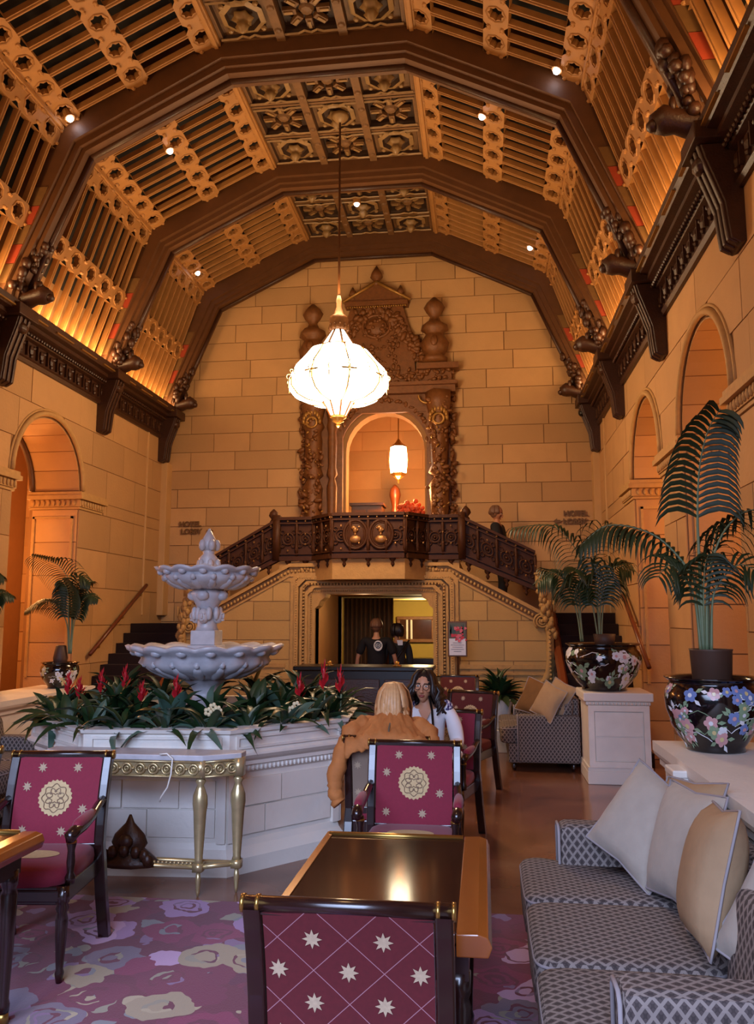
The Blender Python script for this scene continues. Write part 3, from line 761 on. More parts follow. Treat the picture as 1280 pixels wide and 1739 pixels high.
# volutes at the ends of the wings
for s, X0, Z0 in ((1, ER, 1.78), (-1, EL, 1.70)):
    mb = MB(); P = []
    for i in range(40):                                   # spiral
        a = i / 39 * 2.3 * 2 * pi; r = .03 + .085 * i / 39
        P.append((X0 - s * .15 - s * r * sin(a + .6) * 1.0, FY - .06, Z0 - .12 + r * cos(a + .6)))
    mb.tube(P, .016, 6); mb.ell((X0 - s * .15, FY - .06, Z0 - .12), (.03, .03, .03), 8, 5)
    Q = [(X0 - s * .17, Z0), (X0, Z0), (X0, 1.05), (X0 - s * .04, .9), (X0 - s * .14, .78), (X0 - s * .28, .71), (X0 - s * .48, .68)]
    R = [(X0 - s * .48, .75), (X0 - s * .26, .79), (X0 - s * .17, .87), (X0 - s * .12, .98), (X0 - s * .1, 1.1), (X0 - s * .1, Z0 - .12), (X0 - s * .17, Z0 - .05)]
    mb.prism(Q + R, fx, -.02, .08)
    for t in range(16): mb.blob((X0 - s * .05, FY - .09, Z0 - .08 - t * .055), (.022, .02, .02))
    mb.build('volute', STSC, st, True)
    # newel block and acanthus console above each volute
    mb = MB(); zt = slope_top(X0) + .52; xm = X0 - s * .16
    mb.bx(xm - .07, xm + .07, FY - .16, FY + .12, zt - .12, zt + .06); mb.bx(xm - .085, xm + .085, FY - .175, FY + .13, zt + .06, zt + .085)
    rnd = random.Random(9)
    for k in range(30):
        t = k / 29; mb.ell((xm + s * (.02 + .13 * t) + rnd.uniform(-.05, .05), FY - .06 + rnd.uniform(-.05, .04), zt - .15 - t * .62), (rnd.uniform(.03, .05), .05, rnd.uniform(.04, .07)), 6, 4)
    for k in range(4): mb.ell((xm + s * (.04 + k * .045), FY - .08, Z0 + .09), (.022, .035, .09), 6, 5)
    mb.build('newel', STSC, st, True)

# ---- dark bronze balustrade
ba = thing('balustrade', 'pierced dark bronze balustrade with two portrait medallions along the balcony and both stair slopes', 'railing')
def rail_seg(a, b, za, zb, ha, hb, medal=0):
    a = Vector((a[0], a[1], 0)); b = Vector((b[0], b[1], 0)); d = b - a; L = d.length; t = d.normalized(); n = Vector((t.y, -t.x, 0))
    if n.y > 0: n = -n
    fn = lambda u, v, q: tuple(a + t * u + n * q + Vector((0, 0, za + (zb - za) * u / L + v * (ha + (hb - ha) * u / L))))
    mb = MB()
    for v0, v1, q0, q1 in ((0, .1, -.05, .06), (.93, 1, -.06, .07), (.84, .875, -.03, .045), (.14, .165, -.03, .04)): MB().prism([(0, v0), (L, v0), (L, v1), (0, v1)], fn, q0, q1).build('rail', IRON, ba)
    mb = MB(); mb.prism([(0, .1), (L, .1), (L, .93), (0, .93)], fn, -.012, .0); mb.build('panel', IRON, ba)
    sc = MB(); n_ = max(1, round(L / .24)); st_ = L / n_
    for i in range(n_ + 1): sc.tube([fn(i * st_, .1, .02), fn(i * st_, .3, .025), fn(i * st_, .5, .02), fn(i * st_, .75, .025), fn(i * st_, .93, .02)], [.018, .028, .014, .026, .016], 6)
    hm = (ha + hb) / 2
    up = Vector((0, 0, 1)); tt = (t * L + up * (zb - za)).normalized()
    for i in range(n_):
        u = (i + .5) * st_; c = Vector(fn(u, .5, .015)); 
        if medal and medal[0] < u < medal[1]: continue
        r = min(st_ * .42, hm * .3); sc.torus(c, r * .8, .012, tt, up, 14, 5); sc.torus(c, r * .4, .01, tt, up, 10, 5)
        for q in range(4):
            g = pi / 4 + q * pi / 2; sc.torus(c + tt * (cos(g) * r * 1.05) + up * (sin(g) * r * 1.25), r * .28, .009, tt, up, 10, 4)
        sc.blob(c + n * .01, .022, 0)
    tag(sc.build('scrollwork', IRON, ba, True), kind='stuff')
    hl = MB()
    for i in range(n_ * 2 + 1):
        u = i * st_ / 2; hl.blob(fn(min(u, L), .905, .045), .016)
        for v in (.3, .7): 
            if random.random() < .75: hl.blob(fn(min(u, L), v + random.uniform(-.1, .1), .032), (.014, .014, .018))
    tag(hl.build('gilt_studs', IRONG, ba), kind='stuff')
    k_ = max(1, round(L / .3))
    for i in range(k_):
        u = (i + .5) * L / k_; p = Vector(fn(u, 0, .0)); MB().lathe([(.008, -.12), (.03, -.08), (.016, -.05), (.045, -.02), (.05, .01)], p, 8).build('pendant', IRON, ba, True)
    return fn
BZ, BH = 2.53, .64
for i in range(5):
    fn = rail_seg(BP[i], BP[i + 1], BZ, BZ, BH, BH, (.16, .86) if i == 2 else 0)
    if i == 2:
        for u in (.33, .69):
            c = Vector(fn(u, .52, .02)); X, Z = Vector((1, 0, 0)), Vector((0, 0, 1))
            mb = MB(); mb.torus(c, .165, .024, X, Z, 20, 6, 0, 1, .2); mb.torus(c, .135, .012, X, Z, 20, 5, 0, 1, .17); mb.build('medallion_frame', IRON, ba, True)
            mb = MB(); mb.ell(c, (.13, .012, .165), 16, 6); mb.build('medallion_ground', IRON, ba, True)
            mb = MB(); mb.ell(c + Vector((0, -.02, .06)), (.035, .03, .05), 8, 6); mb.ell(c + Vector((.03, -.02, .06)), (.02, .02, .02), 6, 4); mb.ell(c + Vector((0, -.02, 0)), (.02, .02, .03), 6, 4); mb.ell(c + Vector((0, -.012, -.07)), (.085, .03, .06), 10, 6); mb.ell(c + Vector((-.02, -.02, .09)), (.04, .03, .035), 8, 5)
            mb.build('portrait_bust', IRONG, ba, True)
        MB().bx(c.x - .24, c.x - .13, 11.12, 11.15, 3.0, 3.01) if False else None
rail_seg((-.32, FY - .02), (.74, FY - .02), BZ, 2.08, BH, .56)
rail_seg((-2.94, FY - .02), (-4.2, FY - .02), BZ, 1.9, BH, .56)
for x in (-.28, -2.98):
    mb = MB(); mb.bx(x - .05, x + .05, FY - .09, FY + .06, BZ, BZ + BH + .03); mb.lathe([(.03, 0), (.06, .04), (.035, .08), (.075, .13), (.06, .18), (.01, .23)], (x + (.06 if x > -1 else -.06), FY, BZ + BH - .1), 10)
    mb.build('post', IRON, ba, True)

# ---- the carved portal framing the balcony door
po = thing('carved_portal', 'tall carved bronze-brown portal with columns, urn finials and a pediment on the back wall', 'portal')
py = lambda u, v, d: (u, D - .02 - d, v)
mb = MB()
for x0, x1 in ((-3.0, -2.34), (-.9, -.5)):
    mb.prism([(x0, 2.26), (x1, 2.26), (x1, 5.5), (x0, 5.5)], py, 0, .1)
mb.prism([(-2.36, 5.2), (-.88, 5.2), (-.88, 5.6), (-2.36, 5.6)], py, 0, .08)
P2 = [(-2.38, 2.3), (-2.38, 4.55)] + [(-1.62 - .76 * cos(pi * i / 14), 4.55 + .76 * sin(pi * i / 14)) for i in range(1, 14)] + [(-.86, 4.55), (-.86, 2.3)]
mb.prism([(-2.45, 2.3)] + P2 + [(-.8, 2.3), (-.8, 5.3), (-2.45, 5.3)], py, 0, .06)
mb.build('portal_backing', PORT, po)
MB().prism([(-3.1, 5.5), (-.4, 5.5), (-.4, 5.62), (-3.1, 5.62)], py, 0, .2).prism([(-3.14, 5.62), (-.36, 5.62), (-.36, 5.68), (-3.14, 5.68)], py, 0, .26).prism([(-3.04, 5.68), (-.46, 5.68), (-.46, 5.9), (-3.04, 5.9)], py, 0, .15).prism([(-3.18, 5.9), (-2.45, 5.9), (-2.45, 6.0), (-3.18, 6.0)], py, 0, .25).prism([(-1.05, 5.9), (-.34, 5.9), (-.34, 6.0), (-1.05, 6.0)], py, 0, .25).build('entablature', PORT, po)
mb = MB(); mb.prism([(-2.42, 5.9), (-1.08, 5.9), (-1.12, 6.5), (-1.3, 7.1), (-2.2, 7.1), (-2.38, 6.5)], py, 0, .12); mb.prism([(-2.3, 7.08), (-1.2, 7.08), (-1.2, 7.16), (-2.3, 7.16)], py, 0, .2)
mb.prism([(-2.32, 7.16), (-1.18, 7.16), (-1.75, 7.5)], py, 0, .14); mb.build('attic', PORT, po)
mb = MB(); mb.tube([py(-2.34, 7.17, .16), py(-1.75, 7.52, .16)], .03, 6); mb.tube([py(-1.16, 7.17, .16), py(-1.75, 7.52, .16)], .03, 6)
for i in range(26): mb.blob(py(-2.24 + i * .04, 7.06, .19), .018)
mb.build('pediment_moulding', PORTG, po, True)
mb = MB(); mb.torus(py(-1.75, 6.72, .13), .24, .03, (1, 0, 0), (0, 0, 1), 20, 6, 0, 1, .2); mb.ell(py(-1.75, 6.72, .12), (.2, .06, .16), 12, 6)
for i in range(10): mb.ell(py(-1.75 + .12 * cos(i), 6.72 + .1 * sin(i * 1.7), .17), .035, 6, 4)
mb.build('cartouche', PORT, po, True)
for x, z in ((-1.75, 7.5), (-2.17, 7.26), (-1.33, 7.26)):
    mb = MB(); k_ = 1.25 if x == -1.75 else .8; mb.lathe([(.02 * k_, 0), (.06 * k_, .03 * k_), (.03 * k_, .07 * k_), (.09 * k_, .13 * k_), (.07 * k_, .2 * k_), (.01, .3 * k_)], py(x, z - .05, .12), 8); mb.build('crest_finial', PORT, po, True)
for x, hgt in ((-2.86, 0), (-.74, .02)):
    mb = MB(); mb.lathe([(.2, 6.0), (.2, 6.08), (.15, 6.12), (.2, 6.2), (.23, 6.34), (.16, 6.46), (.14, 6.5), (.22, 6.56), (.2, 6.66), (.1, 6.72), (.07, 6.8), (.13, 6.88), (.17, 6.97), (.12, 7.06), (.03, 7.15)], (x, D - .2, hgt), 12, wave=lambda i, q, r, z: (r * (1 + .08 * cos(6 * q)), z)); mb.ell((x, D - .43, 6.33), (.06, .03, .09), 8, 5)
    mb.build('urn_finial', PORT, po, True)
# twisted candelabrum columns
for x in (-2.83, -2.5, -.68):
    r0 = .15 if x != -2.5 else .08
    mb = MB(); pr = [(r0 * 1.3, 2.3), (r0 * 1.3, 2.7), (r0 * 1.05, 2.76), (r0 * 1.15, 2.9), (r0 * .8, 3.1), (r0, 3.5), (r0 * 1.12, 3.9), (r0 * .7, 4.05), (r0 * 1.2, 4.12), (r0 * .9, 4.25), (r0, 4.7), (r0 * .85, 4.85), (r0 * 1.25, 4.95), (r0 * 1.0, 5.05), (r0 * 1.4, 5.3), (r0 * 1.45, 5.5)]
    mb.lathe(pr, (x, D - .2, 0), 12, wave=lambda i, q, r, z: (r * (1 + .06 * cos(5 * q + z * 4)), z)); mb.build('column', PORT, po, True)
rnd = random.Random(21)
def carving(name, m, n, area, rr, dep):
    mb = MB()
    for _ in range(n):
        x, z = area()
        M = Matrix.Rotation(rnd.uniform(0, 3), 4, 'Y'); r = rnd.uniform(*rr)
        mb.ell(py(x, z, dep + rnd.uniform(-.03, .03)), (r * rnd.uniform(.8, 1.7), r * .7, r * .7), 6, 4, M)
    return tag(mb.build(name, m, po, True), kind='stuff')
carving('column_carving', PORT, 260, lambda: (rnd.choice([rnd.gauss(-2.83, .1), rnd.gauss(-.68, .1)]), rnd.uniform(2.4, 5.5)), (.025, .055), .33)
carving('column_gilding', PORTG, 110, lambda: (rnd.choice([rnd.gauss(-2.83, .09), rnd.gauss(-.68, .08)]), rnd.uniform(2.4, 5.45)), (.012, .03), .36)
carving('edge_carving', PORT, 170, lambda: (rnd.choice([-3.03, -.46]) + rnd.uniform(-.04, .04), rnd.uniform(2.4, 5.9)), (.03, .06), .1)
carving('frieze_carving', PORT, 130, lambda: (rnd.uniform(-3.0, -.5), rnd.uniform(5.68, 5.92)), (.03, .05), .17)
def volz():
    t = rnd.random(); e = rnd.choice((-1, 1)); z = 5.95 + t * 1.15; hw = .92 - .5 * t - .28 * t * t + rnd.uniform(-.16, .05); return (-1.75 + e * hw, z)
carving('scroll_carving', PORT, 260, volz, (.035, .075), .12)
carving('attic_carving', PORT, 110, lambda: (rnd.uniform(-2.15, -1.35), rnd.uniform(5.95, 7.0)), (.025, .05), .13)
carving('arch_carving', PORT, 90, lambda: (lambda a: (-1.62 - .82 * cos(a), 4.6 + .82 * sin(a)))(rnd.uniform(0, pi)), (.025, .05), .07)
for x in (-2.83, -.68):
    mb = MB()
    for k in range(9):
        a = pi * k / 8; mb.ell(py(x + .14 * cos(a), 5.02 + .16 * sin(a), .34), (.03, .04, .06), 6, 4)
    mb.torus(py(x, 5.0, .35), .09, .025, (1, 0, 0), (0, 0, 1), 12, 5); mb.build('capital_mask', PORTG, po, True)
# crescent shields on the frieze
for x in (-2.75, -.78):
    mb = MB(); mb.torus(py(x - .1, 5.45, .2), .14, .022, (1, 0, 0), (0, 0, -1), 12, 5, 0, .5); mb.box(py(x + .14, 5.45, .2), (.14, .05, .14), Matrix.Rotation(pi / 4, 4, 'Y')); mb.build('shield', PORTG, po, True)

# ---- lettering on the back wall
def text_mesh(name, s, size, m, parent, loc, rot=(pi / 2, 0, 0), ext=.008, sx=1., align='LEFT'):
    cu = bpy.data.curves.new(name, 'FONT'); cu.body = s; cu.size = size; cu.extrude = ext; cu.align_x = align; cu.offset = .004
    o = bpy.data.objects.new(name, cu); COL.objects.link(o); bpy.context.view_layer.update()
    me = bpy.data.meshes.new_from_object(o.evaluated_get(bpy.context.evaluated_depsgraph_get())); COL.objects.unlink(o); bpy.data.objects.remove(o)
    me.materials.clear(); me.materials.append(m)
    q = bpy.data.objects.new(name, me); COL.objects.link(q); q.parent = parent; q.location = loc; q.rotation_euler = rot; q.scale = (sx, 1, 1)
    return q
def arrow(parent, x, z, s, m):
    mb = MB(); mb.prism([(x, z + .02), (x + s * .055, z + .02), (x + s * .055, z + .05), (x + s * .12, z), (x + s * .055, z - .05), (x + s * .055, z - .02), (x, z - .02)], lambda u, v, d: (u, d, v), -.008, .008); mb.build('arrow', m, parent)
t = thing('wall_lettering', 'bronze wall lettering reading hotel lobby with an arrow pointing right, above the fountain', 'sign', (-5.24, D - .035, 3.16))
text_mesh('lettering_line', 'HOTEL', .125, SIGN, t, (0, 0, .13)); text_mesh('lettering_line', 'LOBBY', .125, SIGN, t, (.03, 0, 0)); arrow(t, .5, .045, 1, SIGN)
t = thing('wall_lettering', 'bronze wall lettering reading hotel lobby with an arrow pointing left, right of the portal', 'sign', (1.17, D - .035, 3.24))
text_mesh('lettering_line', 'HOTEL', .125, SIGN, t, (.17, 0, .13)); text_mesh('lettering_line', 'LOBBY', .125, SIGN, t, (.16, 0, 0)); arrow(t, .12, .045, -1, SIGN)

# ---- things in the upper hall
t = thing('wooden_cabinet', 'dark wooden cabinet standing in the upper hall behind the balcony', 'cabinet', (-2.05, 14.6, 2.24))
MB().bx(-.28, .28, -.2, .2, 0, 1.48).build('body', WOODD, t, bevel=.01); MB().bx(-.31, .31, -.23, .23, 1.48, 1.53).build('top', WOODD, t); 
for e in (-1, 1):
    dd = MB().bx(e * .14 - .12, e * .14 + .12, -.22, -.2, .1, 1.4).build('door', WOODB, t); MB().ell((e * .04, -.23, .8), .015, 6, 4).build('knob', BRASS, dd)
t = thing('stair_newel', 'turned wooden newel post in the upper hall beside the cabinet', 'post', (-1.62, 15.2, 2.24))
MB().bx(-.08, .08, -.08, .08, 0, .5).build('base', RAILW, t); MB().lathe([(.06, .5), (.09, .6), (.05, .75), (.08, 1.1), (.1, 1.4), (.06, 1.55), (.09, 1.7), (.11, 1.78), (.09, 1.9), (.02, 1.98)], n=10).build('shaft', RAILW, t, True)
t = thing('flower_arrangement', 'orange red flower arrangement in a bowl behind the right end of the balcony', 'flowers', (-1.22, 14.0, 2.24))
MB().lathe([(.2, 0), (.2, .03), (.05, .06), (.06, .9), (.25, .95), (.25, .98)], n=12).build('table', WOODD, t, True); MB().lathe([(.08, .98), (.16, 1.06), (.19, 1.18), (.17, 1.2)], n=12).build('bowl', BRASS, t, True)
mb = MB(); rnd = random.Random(5)
for _ in range(90):
    v = Vector((rnd.gauss(0, 1), rnd.gauss(0, 1), rnd.uniform(0, 1.4))).normalized(); mb.ell(Vector((0, 0, 1.2)) + v * Vector((.3, .3, .28)).x * rnd.uniform(.6, 1), rnd.uniform(.03, .055), 6, 4)
tag(mb.build('blooms', mat('orange_bloom', '#c9532a', .7, var=.3, vs=20), t, True), kind='stuff')
t = thing('gilt_clock', 'gilt framed clock on a stand in the upper hall under the lantern', 'clock', (-1.48, 16.35, 2.24))
MB().bx(-.3, .3, -.15, .15, 0, .95).build('stand', WOODB, t); MB().bx(-.26, .26, -.12, .12, .95, 1.35).bx(-.2, .2, -.1, .1, 1.35, 1.42).build('case', PORTG, t, bevel=.02); MB().cyl((0, -.12, 1.15), (0, -.14, 1.15), .14, None, 16).build('dial', CREAM, t)

# lantern hanging in the portal
t = thing('portal_lantern', 'small glowing hexagonal lantern hanging inside the portal arch', 'lantern', (-1.46, 14.3, 6.0))
MB().cyl((0, 0, 0), (0, 0, -1.12), .012, None, 6).build('chain', BRASS, t)
MB().lathe([(.02, -1.1), (.06, -1.16), (.14, -1.22), (.145, -1.24)], n=6).lathe([(.145, -1.72), (.1, -1.78), (.03, -1.83), (.01, -1.9)], n=6).build('frame', BRASS, t)
MB().lathe([(.14, -1.24), (.16, -1.4), (.16, -1.55), (.14, -1.72)], n=6, cap=False).build('glass', BULB, t)
mb = MB()
for i in range(6): a = 2 * pi * i / 6; mb.tube([(.145 * cos(a), .145 * sin(a), -1.24), (.168 * cos(a), .168 * sin(a), -1.48), (.145 * cos(a), .145 * sin(a), -1.72)], .008, 5)
mb.build('glazing_bar', BRASS, t)
# security camera
t = thing('security_camera', 'small dome security camera under the right beam end of the back wall', 'camera', (XR - .28, 13.3, 5.05))
MB().tube([(.2, 0, .1), (0, 0, .08), (0, 0, .02)], .02, 6).build('arm', BLACKP, t); MB().ell((0, 0, -.02), .06, 10, 6).build('dome', BLACKP, t, True)
# recessed downlights set in the lattice
for i, (x, y, h) in enumerate(((-4.62, 8.15, 0), (-3.94, 9.43, 0), (.1, 9.39, 0), (.88, 8.12, 0), (-1.86, 11.9, 1), (.84, 12.35, 0), (-4.62, 12.4, 0))):
    if h == 2: continue
    if h == 1: z, nx, nz = 8.18, 0, -1
    else:
        a = abs(x - CX); sg = 1 if x > CX else -1
        if a < 2.98: z = 8.28 - (a - 1.12) * .473 - .06
        else: z = 7.38 - (a - 2.98) * 2.9 - .05
        nx, nz = -sg * .42, -.9
    place = ['low on the left slope, nearest', 'high on the left slope, second bay', 'high on the right slope, second bay', 'low on the right slope, nearest', 'in the flat coffered strip', 'far on the right slope', 'far on the left slope'][i]
    t = thing('downlight', 'small bright ceiling downlight ' + place, 'light', (x, y, z))
    n = Vector((nx, 0, nz)).normalized()
    MB().cyl(n * -.08, n * .02, .06, None, 12).build('housing', LATT, t)
    MB().ell(n * .02, .042, 10, 6).build('lens', SPOTM, t, True)
# ================================================================ FURNITURE
def superell(mb, c, d, n=4.0, nu=16, nv=10, M=None, mi=0):
    c = Vector(c); M = M or Matrix(); rows = []
    sg = lambda v, e: (1 if v >= 0 else -1) * abs(v) ** e
    e = 2 / n
    for i in range(nv + 1):
        p = -pi / 2 + pi * i / nv; row = []
        for k in range(nu):
            q = 2 * pi * k / nu
            row.append(M @ Vector((d[0] / 2 * sg(cos(p), e) * sg(cos(q), e), d[1] / 2 * sg(cos(p), e) * sg(sin(q), e), d[2] / 2 * sg(sin(p), e))) + c)
        rows.append(row)
    return mb.strip(rows, mi, True)

# ---------------- octagonal planter
PC = Vector((-2.3, 6.65, 0)); A0 = radians(-63.5)
FOUNT = None
pt = thing('fountain_planter', 'octagonal pale stone planter with moulded rim and panelled sides around the fountain', 'planter', PC)
k = dict(n=8, a0=A0)
MB().lathe([(1.33, 0), (1.33, .1), (1.31, .12), (1.27, .16), (1.255, .2), (1.25, .2), (1.25, .66), (1.0, .66), (1.0, .3)], cap=False, **k).build('body', MARBLEW, pt)
MB().lathe([(1.25, .64), (1.27, .66), (1.27, .69), (1.29, .70), (1.29, .725), (1.32, .745), (1.345, .77), (1.345, .785), (1.32, .80), (1.32, .915), (1.345, .925), (1.355, .95), (1.2, .955), (1.17, .9), (1.17, .6)], cap=False, **k).build('rim', MARBLEW, pt)
MB().lathe([(0.01, .84), (1.18, .84)], cap=False, **k).build('soil', SOIL, pt)
def oct_side(i, r):
    a = A0 + i * pi / 4; b = a + pi / 4; return Vector((r * cos(a), r * sin(a), 0)), Vector((r * cos(b), r * sin(b), 0))
for i in range(8):
    if i in (2, 3, 4): continue
    a, b = oct_side(i, 1.25); t = (b - a).normalized(); n = Vector((t.y, -t.x, 0)); L = (b - a).length
    fn = lambda u, v, d, a=a, t=t, n=n: tuple(a + t * u + n * d + Vector((0, 0, v)))
    wall_blocks(pt, fn, .07, L - .07, .23, .61, .19, (.28, .42), t=.016, gap=.012, m=MARBLEW)
    a2, _ = oct_side(i, 1.32); fr = lambda u, v, d, a=a2, t=t, n=n: tuple(a + t * u + n * d + Vector((0, 0, v))); L2 = 1.32 * .7654
    mb = MB()
    for (u0, u1, v0, v1) in ((.05, L2 - .05, .815, .83), (.05, L2 - .05, .885, .9), (.05, .07, .83, .885), (L2 - .07, L2 - .05, .83, .885)): mb.prism([(u0, v0), (u1, v0), (u1, v1), (u0, v1)], fr, 0, .014)
    mb.build('panel_frame', MARBLEW, pt)
    mb = MB(); nn = int(L / .035)
    for q in range(nn): mb.blob(fn((q + .5) * L / nn, .672, .022), (.012, .012, .02))
    tag(mb.build('egg_and_dart', MARBLEW, pt), kind='stuff')
    for (u0, u1) in ((0, .06), (L - .06, L)): MB().prism([(u0, .2), (u1, .2), (u1, .64), (u0, .64)], fn, 0, .03).build('corner_strip', MARBLEW, pt)

# ---------------- two tier fountain
fo = thing('fountain', 'two-tiered grey marble fountain with scalloped bowls and leafy finial rising from the planter', 'fountain', PC + Vector((0, 0, .84)))
MB().bx(-.2, .2, -.2, .2, 0, .12).build('plinth', MARBLE, fo, bevel=.01)
MB().lathe([(.17, .12), (.19, .16), (.12, .2), (.1, .26), (.14, .32), (.2, .36)], n=16, wave=lambda i, q, r, z: (r * (1 + .05 * cos(8 * q)), z)).build('foot', MARBLE, fo, True)
def bowl(prof, n, lobes, rimi):
    def wv(i, q, r, z):
        if i in rimi: return r * (1 + .055 * abs(cos(lobes * q / 2)) - .02), z + .022 * (abs(cos(lobes * q / 2)) - .5)
        if i in (1, 2, 3): return r * (1 + .06 * abs(cos(lobes * q / 2))), z
        return r, z
    return MB().lathe(prof, n=n, wave=wv, cap=False)
bowl([(.16, .36), (.3, .38), (.46, .44), (.54, .5), (.55, .54), (.58, .57), (.65, .6), (.665, .63), (.64, .64), (.55, .62), (.4, .5), (.1, .45)], 96, 16, (6, 7, 8)).build('lower_bowl', MARBLE, fo, True)
mb = MB()
for i in range(16): q = 2 * pi * i / 16; mb.ell((.6 * cos(q), .6 * sin(q), .59), (.05, .05, .035), 8, 5)
tag(mb.build('shell_rim', MARBLE, fo, True), kind='stuff')
for (rr, zz, nn, ln_, sz) in ((.4, .425, 16, .14, .06), (.29, 1.145, 14, .1, .045)):
    mb = MB()
    for i in range(nn):
        q = 2 * pi * (i + .5) / nn; M = Matrix.Rotation(q, 4, 'Z') @ Matrix.Rotation(-.42, 4, 'Y'); mb.ell((rr * cos(q), rr * sin(q), zz), (ln_, sz, .03), 8, 5, M)
        mb.ell(((rr + ln_ * .9) * cos(q), (rr + ln_ * .9) * sin(q), zz + ln_ * .5), (.03, .035, .03), 6, 4)
    tag(mb.build('bowl_leaves', MARBLE, fo, True), kind='stuff')
MB().bx(-.15, .15, -.15, .15, .48, .6).bx(-.13, .13, -.13, .13, .6, .64).bx(-.11, .11, -.11, .11, .64, .76).build('column_base', MARBLE, fo, bevel=.008)
MB().lathe([(.1, .76), (.085, .8), (.08, .9), (.1, .97), (.13, 1.02), (.15, 1.07), (.12, 1.1), (.1, 1.12), (.14, 1.14)], n=16, wave=lambda i, q, r, z: (r * (1 + .08 * cos(8 * q)), z)).build('column', MARBLE, fo, True)
for i in range(4):
    a = -pi / 2 + i * pi / 2; d = Vector((cos(a), sin(a), 0)); s_ = Vector((-sin(a), cos(a), 0)); mb = MB(); c = d * .1 + Vector((0, 0, .88))
    mb.ell(c, (.05, .05, .065), 10, 6); mb.ell(c + d * .048, (.014, .014, .028), 6, 4); mb.ell(c + d * .04 + Vector((0, 0, -.035)), (.022, .02, .01), 6, 4)
    for e in (-1, 1): mb.ell(c + d * .04 + s_ * (.02 * e) + Vector((0, 0, .018)), (.01, .01, .008), 6, 4); mb.ell(c + s_ * (.05 * e) + Vector((0, 0, .02)), (.03, .03, .06), 6, 4)
    mb.build('mask', MARBLE, fo, True)
    mb = MB(); mb.ell(d * .13 + Vector((0, 0, 1.05)), (.06, .06, .045), 8, 5); mb.build('acanthus', MARBLE, fo, True)
bowl([(.1, 1.1), (.22, 1.11), (.33, 1.15), (.385, 1.2), (.38, 1.225), (.4, 1.235), (.44, 1.25), (.455, 1.275), (.43, 1.28), (.36, 1.26), (.2, 1.2), (.05, 1.18)], 96, 14, (6, 7, 8)).build('upper_bowl', MARBLE, fo, True)
mb = MB()
for i in range(14): q = 2 * pi * i / 14; mb.ell((.41 * cos(q), .41 * sin(q), 1.24), (.036, .036, .028), 8, 5)
tag(mb.build('shell_rim', MARBLE, fo, True), kind='stuff')
MB().lathe([(.1, 1.18), (.1, 1.3), (.075, 1.33), (.09, 1.36), (.05, 1.4), (.055, 1.42), (.045, 1.44)], n=12).build('finial_stem', MARBLE, fo, True)
mb = MB(); mb.lathe([(.05, 1.43), (.075, 1.47), (.06, 1.53), (.035, 1.57), (.012, 1.61)], n=10)
for i in range(5): q = 2 * pi * i / 5 - .9; mb.ell((.07 * cos(q), .07 * sin(q), 1.475), (.035, .035, .05), 8, 5)
mb.ell((0, 0, 1.6), (.018, .018, .02), 6, 4); mb.build('finial', MARBLE, fo, True)
mb = MB(); 
for i in range(6): q = 2 * pi * i / 6; mb.ell((.085 * cos(q), .085 * sin(q), 1.31), (.03, .03, .05), 6, 4)
mb.build('finial_leaves', MARBLE, fo, True)

fo.scale = (.95, .95, 1)
